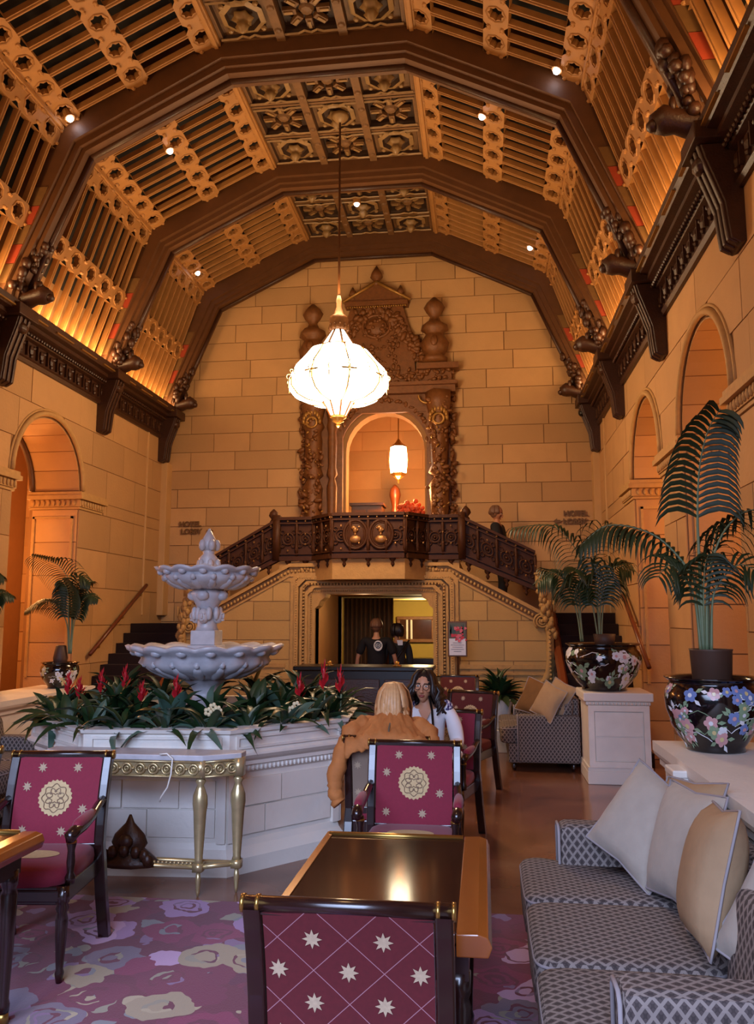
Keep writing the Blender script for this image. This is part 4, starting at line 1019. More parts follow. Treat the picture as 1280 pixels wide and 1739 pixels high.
# ---------------- chairs
def bp(u, z, d):            # point on the chair's back panel: d > 0 towards the sitter
    t = (z - .5) / .45; y = .215 + .02 * t + .075 * t * t
    return (u, y - d, z)
def floret(mb, fn, u, z, r, sgn=1):
    n = 16; pts = []
    for i in range(n):
        a = 2 * pi * i / n; rr = r * (1 if i % 2 == 0 else .5); pts.append(fn(u + rr * cos(a), z + rr * sin(a), sgn))
    mb.add(pts, [tuple(range(n))])
def make_chair(label, fab=REDF, backfab=REDD, group=None, arms=True, medal=True):
    t = thing('armchair', label, 'chair', (0, 0, 0), 0, group)
    mb = MB(); mb.bx(-.25, .25, -.25, .24, .345, .43); mb.bx(-.26, .26, -.262, -.245, .36, .415); mb.build('seat_rail', CHW, t, bevel=.008)
    superell(MB(), (0, -.01, .46), (.5, .5, .11), 5).build('seat', fab, t, True)
    # back panel: curved grid with front and rear cloth
    mb = MB(); nz = 8; us = [-.222, -.1, 0, .1, .222]
    fr = [[bp(u, .51 + .425 * i / nz, .03 - .012 * (abs(u) / .222) ** 2) for u in us] for i in range(nz + 1)]
    bk_ = [[bp(u, .51 + .425 * i / nz, -.02 + .004 * (abs(u) / .222) ** 2) for u in us[::-1]] for i in range(nz + 1)]
    mb.strip(fr, 0); mb.strip(bk_, 1)
    mb.strip([[r[-1] for r in fr], [r[0] for r in bk_]], 0); mb.strip([[r[-1] for r in bk_], [r[0] for r in fr]], 0)
    mb.build('backrest', [fab, backfab], t, True)
    for e in (-1, 1):
        mb = MB(); P = [(e * .255, .335, 0), (e * .252, .27, .22), (e * .25, .225, .42)] + [bp(e * .25, z, .0) for z in (.5, .6, .7, .8, .88, .935)]
        w = .026; rows = [[Vector(p) + Vector((a * w * (1.1 if i < 3 else .9), b * w, 0)) for a, b in ((-1, -1), (1, -1), (1, 1), (-1, 1))] for i, p in enumerate(P)]
        mb.strip(rows, 0, True); mb.add([rows[0][i] for i in range(4)], [(3, 2, 1, 0)]); mb.build('back_post', CHW, t, bevel=.006)
        mb = MB(); mb.lathe([(.03, .43), (.033, .36), (.026, .35), (.032, .33), (.022, .31), (.03, .28), (.027, .2), (.02, .1), (.017, .06), (.022, .045), (.018, .02), (.014, 0)], (e * .235, -.235, 0), 10); mb.build('front_leg', CHW, t, True)
        if not arms: continue
        mb = MB(); mb.lathe([(.022, .43), (.026, .46), (.016, .48), (.021, .53), (.017, .58), (.024, .61), (.02, .64)], (e * .252, -.2, 0), 10); s_ = mb.build('arm_support', CHW, t, True)
        MB().lathe([(.024, .615), (.026, .62), (.024, .626)], (e * .252, -.2, 0), 10).build('collar', BRASS, s_, True)
        mb = MB(); P = [bp(e * .252, .73, .0), (e * .256, .15, .715), (e * .264, .03, .685), (e * .268, -.1, .67), (e * .266, -.2, .67), (e * .262, -.25, .655), (e * .26, -.245, .632)]
        mb.tube(P, [.02, .022, .024, .026, .03, .03, .018], 8); mb.build('arm', CHW, t, True)
        mb = MB(); mb.tube([(e * .264, .05, .705), (e * .267, -.02, .702), (e * .268, -.1, .697), (e * .267, -.17, .694), (e * .266, -.2, .688)], [.016, .026, .028, .026, .014], 8); mb.build('arm_pad', fab, t, True)
    mb = MB(); c = Vector(bp(0, .945, .0)); mb.tube([c + Vector((-.275, 0, 0)), c + Vector((.275, 0, 0))], .021, 12); mb.build('top_rail', CHW, t, True)
    mb = MB()
    for x in (-.275, -.235, .235, .275): mb.lathe([(.0235, -.004), (.0235, .004)], (0, 0, 0), 10) if False else mb.tube([c + Vector((x - .005, 0, 0)), c + Vector((x + .005, 0, 0))], .0238, 12)
    tag(mb.build('brass_collars', BRASS, t, True), kind='stuff')
    mb = MB(); a = bp(0, .485, 0); mb.bx(-.235, .235, a[1] - .018, a[1] + .018, .465, .51); mb.build('lower_rail', CHW, t, bevel=.005)
    mb = MB(); mb.bx(-.235, .235, bp(0, .925, 0)[1] - .016, bp(0, .925, 0)[1] + .016, .92, .95); mb.build('crest_board', CHW, t)
    ff = lambda u, z, s: bp(u, z, .0325 - .012 * (abs(u) / .222) ** 2)
    if medal:
        mb = MB(); n = 48; cz = .735; R = .088
        mb.add([ff(R * (1 + .045 * cos(i * pi)) * cos(2 * pi * i / n), cz + R * (1 + .045 * cos(i * pi)) * sin(2 * pi * i / n), 1) for i in range(n)] + [ff(0, cz, 1)], [(i, (i + 1) % n, n) for i in range(n)])
        md = mb.build('medallion', EMB, t)
        mb = MB(); f2 = lambda u, z: bp(u, z, .0345)
        for rr, kk, am in ((.065, 8, .1), (.045, 8, -.16), (.022, 6, .2)):
            P = [f2(rr * (1 + am * cos(kk * q)) * cos(q), cz + rr * (1 + am * cos(kk * q)) * sin(q)) for q in [2 * pi * i / 48 for i in range(49)]]; mb.tube(P, .0022, 4, caps=False)
        for i in range(8): q = 2 * pi * i / 8; mb.ell(f2(.034 * cos(q), cz + .034 * sin(q)), (.007, .002, .007), 6, 4)
        mb.build('rosette', EMBD, md)
    mb = MB()
    for u, z in ((-.09, .885), (.1, .885), (-.16, .79), (.15, .68), (-.16, .575), (.05, .57)): floret(mb, ff, u, z, .027)
    fb = lambda u, z, s: bp(u, z, -.0225 + .004 * (abs(u) / .222) ** 2)
    for m in range(5, 10):
        for n in range(-2, 3):
            if (m + n) % 2: floret(mb, fb, n * .093, m * .086, .027) if .53 < m * .086 < .92 else None
    for m in range(6, 13):
        for n in range(-2, 3):
            z = m * .086
            if (m + n) % 2 and .53 < z < .92 and m > 9: floret(mb, fb, n * .093, z, .027)
    tag(mb.build('woven_florets', EMBF, t), kind='stuff')
    if medal:
        mb = MB(); n = 30; mb.add([(.13 * cos(2 * pi * i / n), -.03 + .07 * sin(2 * pi * i / n), .5165) for i in range(n)], [tuple(range(n))]); mb.build('seat_medallion', EMB, t)
    return t
GREYT = mat('taupe_back_cloth', '#84705f', .85, var=.1)
ch0 = make_chair('red chair seen from behind at the bottom edge of the photo, diamond-patterned back', arms=False); ch0.location = (-.36, 2.49, .016); ch0.rotation_euler = (0, 0, pi)
ch = make_chair('red armchair seen from behind at the near edge, diamond-patterned back', backfab=GREYT)
ch.location = (-.62, 5.55, 0); ch.rotation_euler = (0, 0, pi)
ch1 = make_chair('x'); c2 = dup(ch1, (-.415, 4.66, .016), 0, 'red armchair facing the camera across the table, round medallion on its back')
c3 = dup(ch1, (-2.25, 4.02, .016), radians(7), 'red armchair on the floral carpet in front of the console table')
c4 = ch1; c4.location = (-2.96, 4.1, .016); c4.rotation_euler = (0, 0, radians(6)); c4['label'] = 'red armchair cut off by the left edge of the photo'
c5 = ch; c5['label'] = 'red armchair holding the blonde woman, its back turned to us'
c6 = dup(c2, (-.36, 6.56, 0), radians(-14), 'red armchair under the dark-haired woman in the white blouse')
dim = make_chair('red armchair in shade-darkened cloth standing empty behind the dark-haired woman', REDSHADE, REDSHADE, None)
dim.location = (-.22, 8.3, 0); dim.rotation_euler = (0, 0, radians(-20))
c7 = dup(dim, (-.34, 10.6, 0), 0, 'red armchair in shade-darkened cloth below the flower poster, near the doorway')

# ---------------- sofas
def cushion(mb, c, d, n=6, M=None): superell(mb, c, d, n, 24, 12, M)
def make_sofa(label, L, arm_h, back_h):
    t = thing('sofa', label, 'sofa')
    MB().bx(-L / 2 + .02, L / 2 - .02, -.36, .42, .09, .3).build('base', SOFAF, t, bevel=.015)
    nc = 3 if L > 1.5 else 2; w = (L - .0) / nc
    for i in range(nc):
        x = -L / 2 + (i + .5) * w; mb = MB(); last = i in (0, nc - 1)
        y1 = .24; cushion(mb, (x, (-.45 + y1) / 2, .395), (w - .012 if not last else w - .012, y1 + .45, .2), 9)
        if last:                                  # T-shaped end cushion: narrows beside the arm
            e = -1 if i == 0 else 1
            mb.v = [(vx if not (e * (vx - x) > w / 2 - .17 and vy > -.26) else x + e * (w / 2 - .17), vy, vz) for vx, vy, vz in mb.v]
        s_ = mb.build('seat_cushion', SOFAF, t, True)
        mb = MB(); P = []
        for q in range(33):
            a = 2 * pi * q / 32; sg = lambda v: (1 if v >= 0 else -1) * abs(v) ** (2 / 9)
            P.append((x + (w - .02) / 2 * sg(cos(a)), (-.45 + y1) / 2 + (y1 + .44) / 2 * sg(sin(a)), .462))
        if last: P = [(px if not (e * (px - x) > w / 2 - .17 and py_ > -.26) else x + e * (w / 2 - .17), py_, pz) for px, py_, pz in P]
        mb.tube(P, .007, 5, caps=False); mb.build('piping', PIPE, s_, True)
        mb = MB(); cushion(mb, (x, .28, .62), ((w if not last else w - .1) - .02, .2, back_h - .42), 5, Matrix.Rotation(radians(-8), 4, 'X')); mb.build('back_cushion', SOFAF, t, True)
    for e in (-1, 1):
        mb = MB(); x0, x1 = sorted((e * (L / 2 - .165), e * (L / 2))); mb.bx(x0, x1, -.25, .44, .09, arm_h); a = mb.build('arm', SOFAF, t, bevel=.035)
        mb = MB(); P = [(x0 + .012, -.254, .1), (x0 + .012, -.254, arm_h - .035), (x0 + .035, -.254, arm_h - .012), (x1 - .035, -.254, arm_h - .012), (x1 - .012, -.254, arm_h - .035), (x1 - .012, -.254, .1)]; mb.tube(P, .008, 5); mb.build('piping', PIPE, a, True)
        for yy in (-.3, .36): MB().lathe([(.018, 0), (.028, .03), (.03, .1)], (e * (L / 2 - .09), yy, 0), 8).build('leg', CHW, t, True)
    mb = MB(); mb.bx(-L / 2 + .1, L / 2 - .1, .36, .445, .09, back_h); mb.build('back_frame', SOFAF, t, bevel=.03)
    return t
s1 = make_sofa('long grey lattice-patterned sofa heaped with pillows at the lower right', 2.0, .68, .82); s1.location = (.61, 3.45, 0); s1.rotation_euler = (0, 0, -pi / 2)
s2 = make_sofa('small lattice-patterned sofa beside the white pedestal', 1.25, .62, .8); s2.location = (.62, 10.13, 0); s2.rotation_euler = (0, 0, -pi / 2)
s3 = dup(s2, (-4.26, 6.75, 0), pi / 2, 'lattice-patterned sofa half hidden at the left edge beyond the planter')

def make_pillow(label, c, nrm, up, s=.46, th=.17, m=None):
    n = Vector(nrm).normalized(); u = Vector(up); u = (u - n * u.dot(n)).normalized(); r = u.cross(n)
    t = thing('pillow', label, 'pillow', c)
    N = 12; mb = MB()
    def sh(a, b):
        k_ = max(0, 1 - abs(a) ** 2.6) * max(0, 1 - abs(b) ** 2.6); pin = 1 - .1 * (1 - abs(a * b)) * max(abs(a), abs(b)) ** 4
        return a * s / 2 * pin, b * s / 2 * pin, th / 2 * k_ ** .55
    for sg in (1, -1):
        rows = []
        for i in range(N + 1):
            row = []
            for j in range(N + 1):
                x, y, z = sh(-1 + 2 * i / N, -1 + 2 * j / N); row.append(r * x + u * y + n * (z * sg))
            rows.append(row if sg > 0 else row[::-1])
        mb.strip(rows)
    mb.build('cover', m or PILL, t, True)
    edge = [(-1 + 2 * i / N, -1) for i in range(N)] + [(1, -1 + 2 * i / N) for i in range(N)] + [(1 - 2 * i / N, 1) for i in range(N)] + [(-1, 1 - 2 * i / N) for i in range(N + 1)]
    mb = MB(); P = []
    for a, b in edge: x, y, z = sh(a, b); P.append(r * x + u * y)
    mb.tube(P, .006, 5, caps=False); mb.build('piping', PIPE, t, True)
    return t
make_pillow('grey pillow farthest along the near sofa, leaning on one corner', (.73, 4.08, .75), (-.66, -.58, .5), (.5, -.1, 1))
make_pillow('tan pillow behind the farthest grey pillow of the near sofa', (.88, 3.95, .78), (-.75, -.3, .4), (.2, .2, 1), .42, .15, PILLT)
make_pillow('pale pillow in the middle of the near sofa, standing upright', (.82, 3.68, .76), (-.93, -.22, .3), (.25, .1, 1), .48, .17)
make_pillow('tan pillow seen edge-on in front of the pale ones on the near sofa', (.82, 3.28, .765), (-.96, .1, .26), (.22, .12, 1), .5, .2, PILLT)
make_pillow('pale pillow nearest the patterned arm at the right edge', (.95, 2.86, .74), (-.75, -.5, .4), (.35, -.1, 1), .44, .16)
make_pillow('striped tan pillow, front of three on the small sofa', (.72, 9.62, .76), (-.7, -.6, .4), (.55, 0, 1), .4, .13, PILLT)
make_pillow('tan pillow, middle of three on the small sofa', (.84, 9.72, .79), (-.7, -.6, .4), (.5, 0, 1), .4, .13, PILLT)
make_pillow('brown pillow, farthest of three on the small sofa', (.62, 10.3, .74), (-.5, -.7, .4), (.3, 0, 1), .44, .14, CURT)

# ---------------- low tables
def make_table(label, x0, x1, y0, y1):
    t = thing('low_table', label, 'table', ((x0 + x1) / 2, (y0 + y1) / 2, .016)); a, b = (x1 - x0) / 2, (y1 - y0) / 2
    MB().bx(-a + .03, a - .09, -b + .03, b - .03, .715, .75).build('table_top', TABT, t, bevel=.006)
    mb = MB(); mb.tube([(-a + .02, b - .02, .752), (a - .1, b - .02, .752)], .012, 8); mb.build('brass_gallery', BRASS, t, True)
    mb = MB(); mb.prism([(a - .095, .69), (a - .095, .755), (a - .03, .757), (a, .748), (a + .012, .72), (a, .69)], lambda u, v, d: (u, d, v), -b, b); mb.build('side_leaf', TABW, t, bevel=.004)
    mb = MB(); mb.prism([(-a + .035, .69), (-a + .035, .755), (-a + .01, .757), (-a - .006, .72), (-a, .69)], lambda u, v, d: (u, d, v), -b, b); mb.build('side_edge', TABW, t)
    MB().bx(-a + .06, a - .06, -b + .06, b - .06, .6, .7).build('apron', CHW, t)
    for ex in (-1, 1):
        for ey in (-1, 1):
            lg = MB().lathe([(.036, .62), (.036, .56), (.028, .54), (.036, .52), (.03, .3), (.022, .1), (.028, .08), (.026, .05)], (ex * (a - .09), ey * (b - .09), 0), 10).build('leg', CHW, t, True)
            MB().lathe([(.024, 0), (.026, .03), (.024, .05)], (ex * (a - .09), ey * (b - .09), 0), 10).build('brass_cap', BRASS, lg, True)
    return t
make_table('low table with glossy dark top and amber wooden edge between the two red armchairs', -.7, .0, 2.56, 3.66)
t2 = make_table('low wooden table cut off by the left edge of the photo', -2.6, -1.93, 2.96, 3.5)
# small table between the two women
t = thing('side_table', 'small white-topped table between the two women', 'table', (-.36, 5.92, 0))
MB().lathe([(.2, .735), (.205, .75), (.2, .765)], n=20).build('table_top', WHITE, t); MB().lathe([(.17, 0), (.17, .03), (.04, .06), (.03, .4), (.04, .73)], n=14).build('pedestal', CHW, t, True)
o = superell(MB(), (-.32, 5.92, .79), (.24, .2, .05), 3).build('folded_scarf', PINK, None, True); tag(o, 'folded pink scarf lying on the small white-topped table', 'scarf')

# ---------------- gilded console
t = thing('console_table', 'gilded console table with scroll frieze and tapered legs in front of the planter', 'table', (-2.2, 5.16, 0))
pl = [(-.66, .13), (-.66, .02), (-.45, -.12), (.45, -.12), (.66, .02), (.66, .13)]
MB().prism(pl, lambda u, v, d: (u, v, d), .815, .85).build('table_top', MARBLE, t, bevel=.006)
sm = [(u * .97, v * .9) for u, v in pl]; MB().prism(sm, lambda u, v, d: (u, v, d), .71, .815).build('apron', GOLD, t)
mb = MB()
for (a, b) in ((1, 2), (2, 3), (3, 4)):
    p, q = Vector((sm[a][0], sm[a][1], 0)), Vector((sm[b][0], sm[b][1], 0)); d = (q - p).normalized(); nn = Vector((d.y, -d.x, 0)); L = (q - p).length; n_ = max(2, round(L / .085))
    for i in range(n_):
        c = p + d * ((i + .5) * L / n_) + nn * .008 + Vector((0, 0, .763)); mb.torus(c, .03, .008, d, (0, 0, 1), 12, 5); mb.torus(c, .013, .006, d, (0, 0, 1), 8, 4); mb.blob(c + d * .042, .009)
    for zz in (.718, .808): mb.tube([p + nn * .006 + Vector((0, 0, zz)), q + nn * .006 + Vector((0, 0, zz))], .007, 5)
tag(mb.build('scroll_frieze', GOLD, t, True), kind='stuff')
for x, y in ((-.42, -.08), (.43, -.08), (.64, .03), (-.63, .06)):
    mb = MB(); mb.bx(x - .035, x + .035, y - .035, y + .035, .71, .82); mb.lathe([(.022, .71), (.034, .69), (.02, .665), (.03, .64), (.045, .6), (.047, .55), (.04, .5), (.036, .42), (.024, .22), (.03, .2)], (x, y, 0), 12, wave=lambda i, q, r, z: (r * (1 + .06 * cos(6 * q)), z)); mb.bx(x - .03, x + .03, y - .03, y + .03, .15, .2); mb.lathe([(.012, .15), (.018, .1), (.012, .03), (.006, 0)], (x, y, 0), 8)
    mb.build('leg', GOLD, t, True)
mb = MB()
for p, q in (((-.42, -.08), (.43, -.08)), ((.43, -.08), (.64, .03)), ((-.42, -.08), (-.63, .06)), ((-.63, .06), (.64, .03))): mb.tube([(p[0], p[1], .175), (q[0], q[1], .175)], .016, 6)
for i in range(30): mb.blob((-.38 + i * .0262, -.08, .195), .012)
mb.build('stretcher', GOLD, t, True)
mb = MB(); mb.lathe([(.2, .17), (.19, .2), (.14, .24), (.1, .27), (.12, .3), (.1, .35), (.06, .39), (.03, .42), (.008, .47)], (-.03, -.06, 0), 10, sq=.55)
for i in range(7): a = pi * i / 6; mb.ell((-.03 + .15 * cos(a), -.14, .22 + .05 * sin(a)), (.035, .025, .04), 6, 4)
mb.ell((-.03, -.12, .32), (.05, .035, .045), 8, 5); mb.build('carved_crest', WOODD, t, True)
o = MB().tube([(-2.02, 5.02, .856), (-1.97, 5.015, .862), (-1.935, 5.02, .83), (-1.94, 5.015, .74), (-1.96, 5.015, .66), (-2.0, 5.015, .6), (-2.01, 5.02, .57)], .005, 6).build('white_cord', WHITEP, None, True); tag(o, 'thin white cord hanging from the console table top', 'cord')

# ---------------- pedestal, parapets
t = thing('stone_pedestal', 'square pale stone pedestal with panelled front under the flowered black bowl', 'pedestal', (1.38, 9.22, 0)); w = .31
MB().bx(-w - .02, w + .02, -w - .02, w + .02, 0, .13).build('base', MARBLEW, t, bevel=.008); MB().bx(-w, w, -w, w, .13, .8).build('body', MARBLEW, t)
MB().bx(-w - .015, w + .015, -w - .015, w + .015, .13, .17).build('base_moulding', MARBLEW, t); MB().bx(-w - .02, w + .02, -w - .02, w + .02, .8, .84).bx(-w - .045, w + .045, -w - .045, w + .045, .84, .93).build('cap_moulding', MARBLEW, t, bevel=.012)
fn = lambda u, v, d: (u, -w - d, v); mb = MB()
for (u0, u1, v0, v1) in ((-w, w, .17, .23), (-w, w, .74, .8), (-w, -w + .06, .23, .74), (w - .06, w, .23, .74)): mb.prism([(u0, v0), (u1, v0), (u1, v1), (u0, v1)], fn, 0, .03)
mb.build('panel_frame', MARBLEW, t)
for v0, v1 in ((.24, .475), (.485, .73)): MB().prism([(-w + .07, v0), (w - .07, v0), (w - .07, v1), (-w + .07, v1)], fn, 0, .012).build('stone_block', MARBLEW, t)
mb = MB()
for i in range(16): mb.blob((-w + .02 + i * .0387, -w - .03, .82), (.013, .012, .018))
tag(mb.build('egg_and_dart', MARBLEW, t), kind='stuff')
def parapet(label, xa, xb, y0, y1, z, s):        # s: direction of its moulded inner face
    t = thing('stone_parapet', label, 'parapet'); xi = xa if s < 0 else xb
    MB().bx(xa, xb, y0, y1, 0, z - .16).build('body', MARBLEW, t)
    prof = [(-.0, z - .16), (.02, z - .14), (.02, z - .11), (.05, z - .08), (.06, z - .055), (.06, z), (-.3, z), (-.3, z - .16)]
    MB().prism(prof, lambda u, v, d: (xi + s * u, d, v), y0, y1 + .06).build('cap_moulding', MARBLEW, t)
    MB().bx(*sorted((xi - s * .3, xa if s > 0 else xb)), y0, y1 + .06, z - .055, z + .0).build('cap_slab', MARBLEW, t)
    return t
p_ = parapet('long pale stone parapet behind the near sofa, carrying the largest flowered bowl', 1.1, 1.72, 1.2, 5.36, .94, -1)
MB().bx(.97, 1.1, 4.55, 4.75, .87, .91).bx(.985, 1.1, 4.56, 4.74, .82, .87).bx(1.0, 1.1, 4.57, 4.73, .1, .82).bx(.985, 1.1, 4.56, 4.74, .74, .77).build('end_post', MARBLEW, p_, bevel=.008)
parapet('low stone parapet along the left arcade under the small palm bowl', XL + .1, -4.8, 5.2, 9.6, .88, 1)

# ---------------- painted black porcelain bowls
BCOL = [mat('paint_white', '#d9dee4', .25, var=.1), mat('paint_pink', '#c79a9c', .25, var=.1), mat('paint_green', '#7f9a7c', .25, var=.15), mat('paint_blue', '#6d83b8', .25, var=.15), mat('paint_yellow', '#cfc08a', .25, var=.1)]
def make_bowl(label, loc, R, Hh, seed, nfl, pal, scale=1.0):
    t = thing('porcelain_bowl', label, 'bowl', loc)
    pr = [(.56, 0), (.6, .02), (.58, .06), (.7, .16), (.86, .34), (.97, .55), (1.0, .7), (.97, .82), (.9, .9), (.88, .93), (.96, .97), (1.0, .985), (.99, 1.0), (.9, .985), (.85, .9), (.8, .6), (.4, .12)]
    pr = [(r * R, z * Hh) for r, z in pr]
    MB().lathe(pr, n=48).build('body', BLACKC, t, True)
    def rad(z):
        for (r0, z0), (r1, z1) in zip(pr[:9], pr[1:9]):
            if z0 <= z <= z1 and z1 > z0: return r0 + (r1 - r0) * (z - z0) / (z1 - z0)
        return R * .9
    rnd = random.Random(seed)
    def sp(a, z, d=.003):
        r = rad(z) + d; return (r * cos(a), r * sin(a), z)
    mb = MB()
    def petal_flower(a, z, s, ci, cj):
        s /= R
        for p in range(5):
            q = 2 * pi * p / 5 + a
            ca, cz = a + .55 * s * cos(q), z + .55 * s * R * sin(q)
            mb.add([sp(ca + .42 * s * cos(2 * pi * i / 8), min(max(cz + .42 * s * R * sin(2 * pi * i / 8), .01), Hh * .92), .003 + .0006 * p) for i in range(8)], [tuple(range(8))], ci)
        mb.add([sp(a + .3 * s * cos(2 * pi * i / 8), z + .3 * s * R * sin(2 * pi * i / 8), .0075) for i in range(8)], [tuple(range(8))], cj)
    for i in range(nfl):
        a = -pi / 2 + rnd.uniform(-1.7, 1.7); z = Hh * rnd.uniform(.14, .86); s = R * rnd.uniform(.05, .13) * scale
        ci = rnd.choice(pal); petal_flower(a, z, s, ci, rnd.choice([0, 4, 1]))
        for l in range(3):
            q = rnd.uniform(0, 2 * pi); aa, zz = a + s / R * 1.35 * cos(q), z + s * 1.35 * sin(q)
            if .04 * Hh < zz < .9 * Hh:
                d = (cos(q), sin(q)); w_ = s * .28; ll = s * .6
                P = [(aa - d[0] * ll / R, zz - d[1] * ll), (aa - d[1] * w_ / R, zz + d[0] * w_), (aa + d[0] * ll / R, zz + d[1] * ll), (aa + d[1] * w_ / R, zz - d[0] * w_)]
                mb.add([sp(x, min(max(y, .01), Hh * .92)) for x, y in P], [(0, 1, 2, 3)], rnd.choice([2, 2, 0]))
    for i in range(max(4, nfl // 4)):                 # branches
        a = -pi / 2 + rnd.uniform(-1.5, 1.2); z = Hh * rnd.uniform(.2, .75); P = []
        for k_ in range(7): P.append(sp(a, z, .002)); a += rnd.uniform(.03, .14); z = min(max(z + rnd.uniform(-.05, .05) * Hh, .08 * Hh), .88 * Hh)
        mb.tube(P, R * .008, 4, rnd.choice([0, 2]))
    tag(mb.build('painted_blossoms', BCOL, t), kind='stuff')
    MB().lathe([(.01, Hh * .88), (.86 * R, Hh * .88)], n=24, cap=False).build('soil', SOIL, t)
    return t
make_bowl('largest black porcelain bowl painted with pink, white and blue flowers on the near parapet', (1.33, 5.08, .941), .272, .42, 4, 40, [0, 1, 2, 3, 1, 3], 1.45)
make_bowl('black porcelain bowl with white blossoms standing on the square pedestal', (1.29, 9.22, .931), .4, .5, 8, 28, [0, 0, 0, 2], 1.5)
make_bowl('small black porcelain bowl with white vase patterns on the left parapet', (-5.02, 9.3, .881), .22, .3, 15, 16, [0, 0, 4], 1.5)

# ---------------- desk, poster, picture
t = thing('reception_desk', 'black reception desk standing in front of the carved doorway', 'desk', (-1.43, 9.95, 0))
MB().bx(-.8, .8, -.2, .25, 0, 1.08).build('body', BLACKW, t); MB().bx(-.84, .84, -.26, .3, 1.08, 1.13).build('desk_top', BLACKW, t, bevel=.01)
for i in range(3): MB().bx(-.74 + i * .5, -.3 + i * .5, -.215, -.2, .15, .98).build('panel', WOODD, t, bevel=.008)
for x, m_ in ((-1.85, 0), (-1.03, 1)):
    o = MB().lathe([(.05, 0), (.055, .01), (.02, .02), (.03, .045), (.01, .06)], (x, 9.85, 1.13), 10).build('counter_bell', BRASS, None, True); tag(o, ('small brass bell at the left end of the black desk', 'small brass bell at the right of the black desk')[m_], 'bell')
t = thing('poster_easel', 'framed flower poster on a slim stand at the right of the doorway', 'poster', (-.345, 11.1, 0))
MB().bx(-.13, .13, -.02, .01, 1.19, 1.66).build('frame', WOODB, t, bevel=.006); MB().bx(-.11, .11, -.024, -.02, 1.21, 1.43).build('text_panel', PAPER, t); MB().bx(-.11, .11, -.024, -.02, 1.43, 1.64).build('picture_panel', mat('poster_ground', '#4d4a33', .5, var=.3, vs=20), t)
mb = MB(); rnd = random.Random(2)
for i in range(26): mb.disc((rnd.gauss(.02, .04), -.0265 - i * .00005, rnd.uniform(1.40, 1.6)), rnd.uniform(.012, .024), (1, 0, 0), (0, 0, 1), 8, rnd.choice([0, 0, 1]), .3)
for i in range(8): x = rnd.uniform(-.1, .08); mb.add([(x, -.026, 1.44), (x + .012, -.026, 1.53), (x + rnd.uniform(-.02, .03), -.026, 1.63), (x - .01, -.026, 1.53)], [(0, 1, 2, 3)], 2)
tag(mb.build('printed_flowers', [RED, mat('poster_pink', '#c25560', .5), LEAFD], t), kind='stuff')
mb = MB()
for i, wd in enumerate((.06, .09, .07, .085, .05)): mb.bx(-wd, wd, -.026, -.0245, 1.37 - i * .028, 1.376 - i * .028)
tag(mb.build('printed_lines', INK, t), kind='stuff')
MB().tube([(0, .01, 1.2), (0, .02, .05)], .02, 6).build('pole', WOODD, t); MB().lathe([(.14, 0), (.14, .02), (.03, .05)], (0, .02, 0), 12).build('foot', WOODD, t)
t = thing('framed_picture', 'dark framed picture hanging on the ochre wall of the room beyond', 'picture', (-1.4, 17.16, 1.47))
mb = MB()
for (u0, u1, v0, v1) in ((-.4, .4, .2, .27), (-.4, .4, -.27, -.2), (-.4, -.33, -.2, .2), (.33, .4, -.2, .2)): mb.bx(u0, u1, -.03, .03, v0, v1)
mb.build('frame', PORT, t, bevel=.01); MB().bx(-.33, .33, -.01, .02, -.2, .2).build('picture', MIRR, t)
for x in (-.18, -.09): MB().bx(x - .02, x + .02, -.014, -.01, -.2, .2).build('painted_reflection', WHITEP, t)  # white strips painted as a reflection in the picture glass
t = thing('back_room_console', 'dark console standing under the picture in the room beyond', 'table', (-1.15, 16.7, 0))
MB().bx(-.75, .75, -.22, .22, .82, .9).build('top', BLACKW, t); MB().bx(-.7, .7, -.18, .18, .2, .82).build('body', WOODD, t)
t = thing('curtain', 'gold brown pleated curtain at the left inside the doorway', 'curtain')
rows = []
for z in (0.02, 2.05): rows.append([(-2.38 + .85 * i / 70, 13.98 + .05 * sin(i * .95) + .02 * sin(i * .37), z) for i in range(71)])
MB().strip(rows).build('cloth', CURT, t, True, solid=.015)
# ---------------- carpet
o = MB().bx(-5.2, .24, -.6, 4.98, .001, .016).build('carpet', RUG); tag(o, 'large purple, crimson and beige floral carpet under the red armchairs', 'carpet')
# ================================================================ CHANDELIER
cl = thing('chandelier', 'large glowing basket-shaped lantern chandelier hanging from the coffered ceiling', 'chandelier', (-1.74, 9.7, 0))
MB().tube([(0, 0, 8.26), (0, 0, 5.85), (0, 0, 5.6)], [.014, .016, .02], 6).build('chain_rod', WOODB, cl, True)
MB().lathe([(.12, 8.2), (.1, 8.16), (.03, 8.1)], n=12).build('ceiling_rose', COFL, cl, True)
MB().lathe([(.02, 5.75), (.035, 5.68), (.03, 5.6), (.05, 5.55), (.06, 5.5), (.115, 5.46), (.125, 5.42), (.11, 5.36), (.12, 5.32), (.1, 5.28)], n=12).build('crown', PORT, cl, True)
mb = MB()
for i in range(10): a = 2 * pi * i / 10; mb.ell((.115 * cos(a), .115 * sin(a), 5.32), (.02, .02, .045), 6, 4)
tag(mb.build('crown_leaves', PORT, cl, True), kind='stuff')
N8 = [2 * pi * i / 8 + pi / 8 for i in range(8)]
cone = [(.085, 5.28), (.11, 5.24), (.2, 5.1), (.225, 5.06)]
body = [(.225, 5.06), (.34, 5.01), (.42, 4.9), (.53, 4.77), (.58, 4.64), (.575, 4.54), (.5, 4.44), (.38, 4.38), (.2, 4.35)]
tail = [(.19, 4.37), (.15, 4.3), (.1, 4.2), (.085, 4.18)]
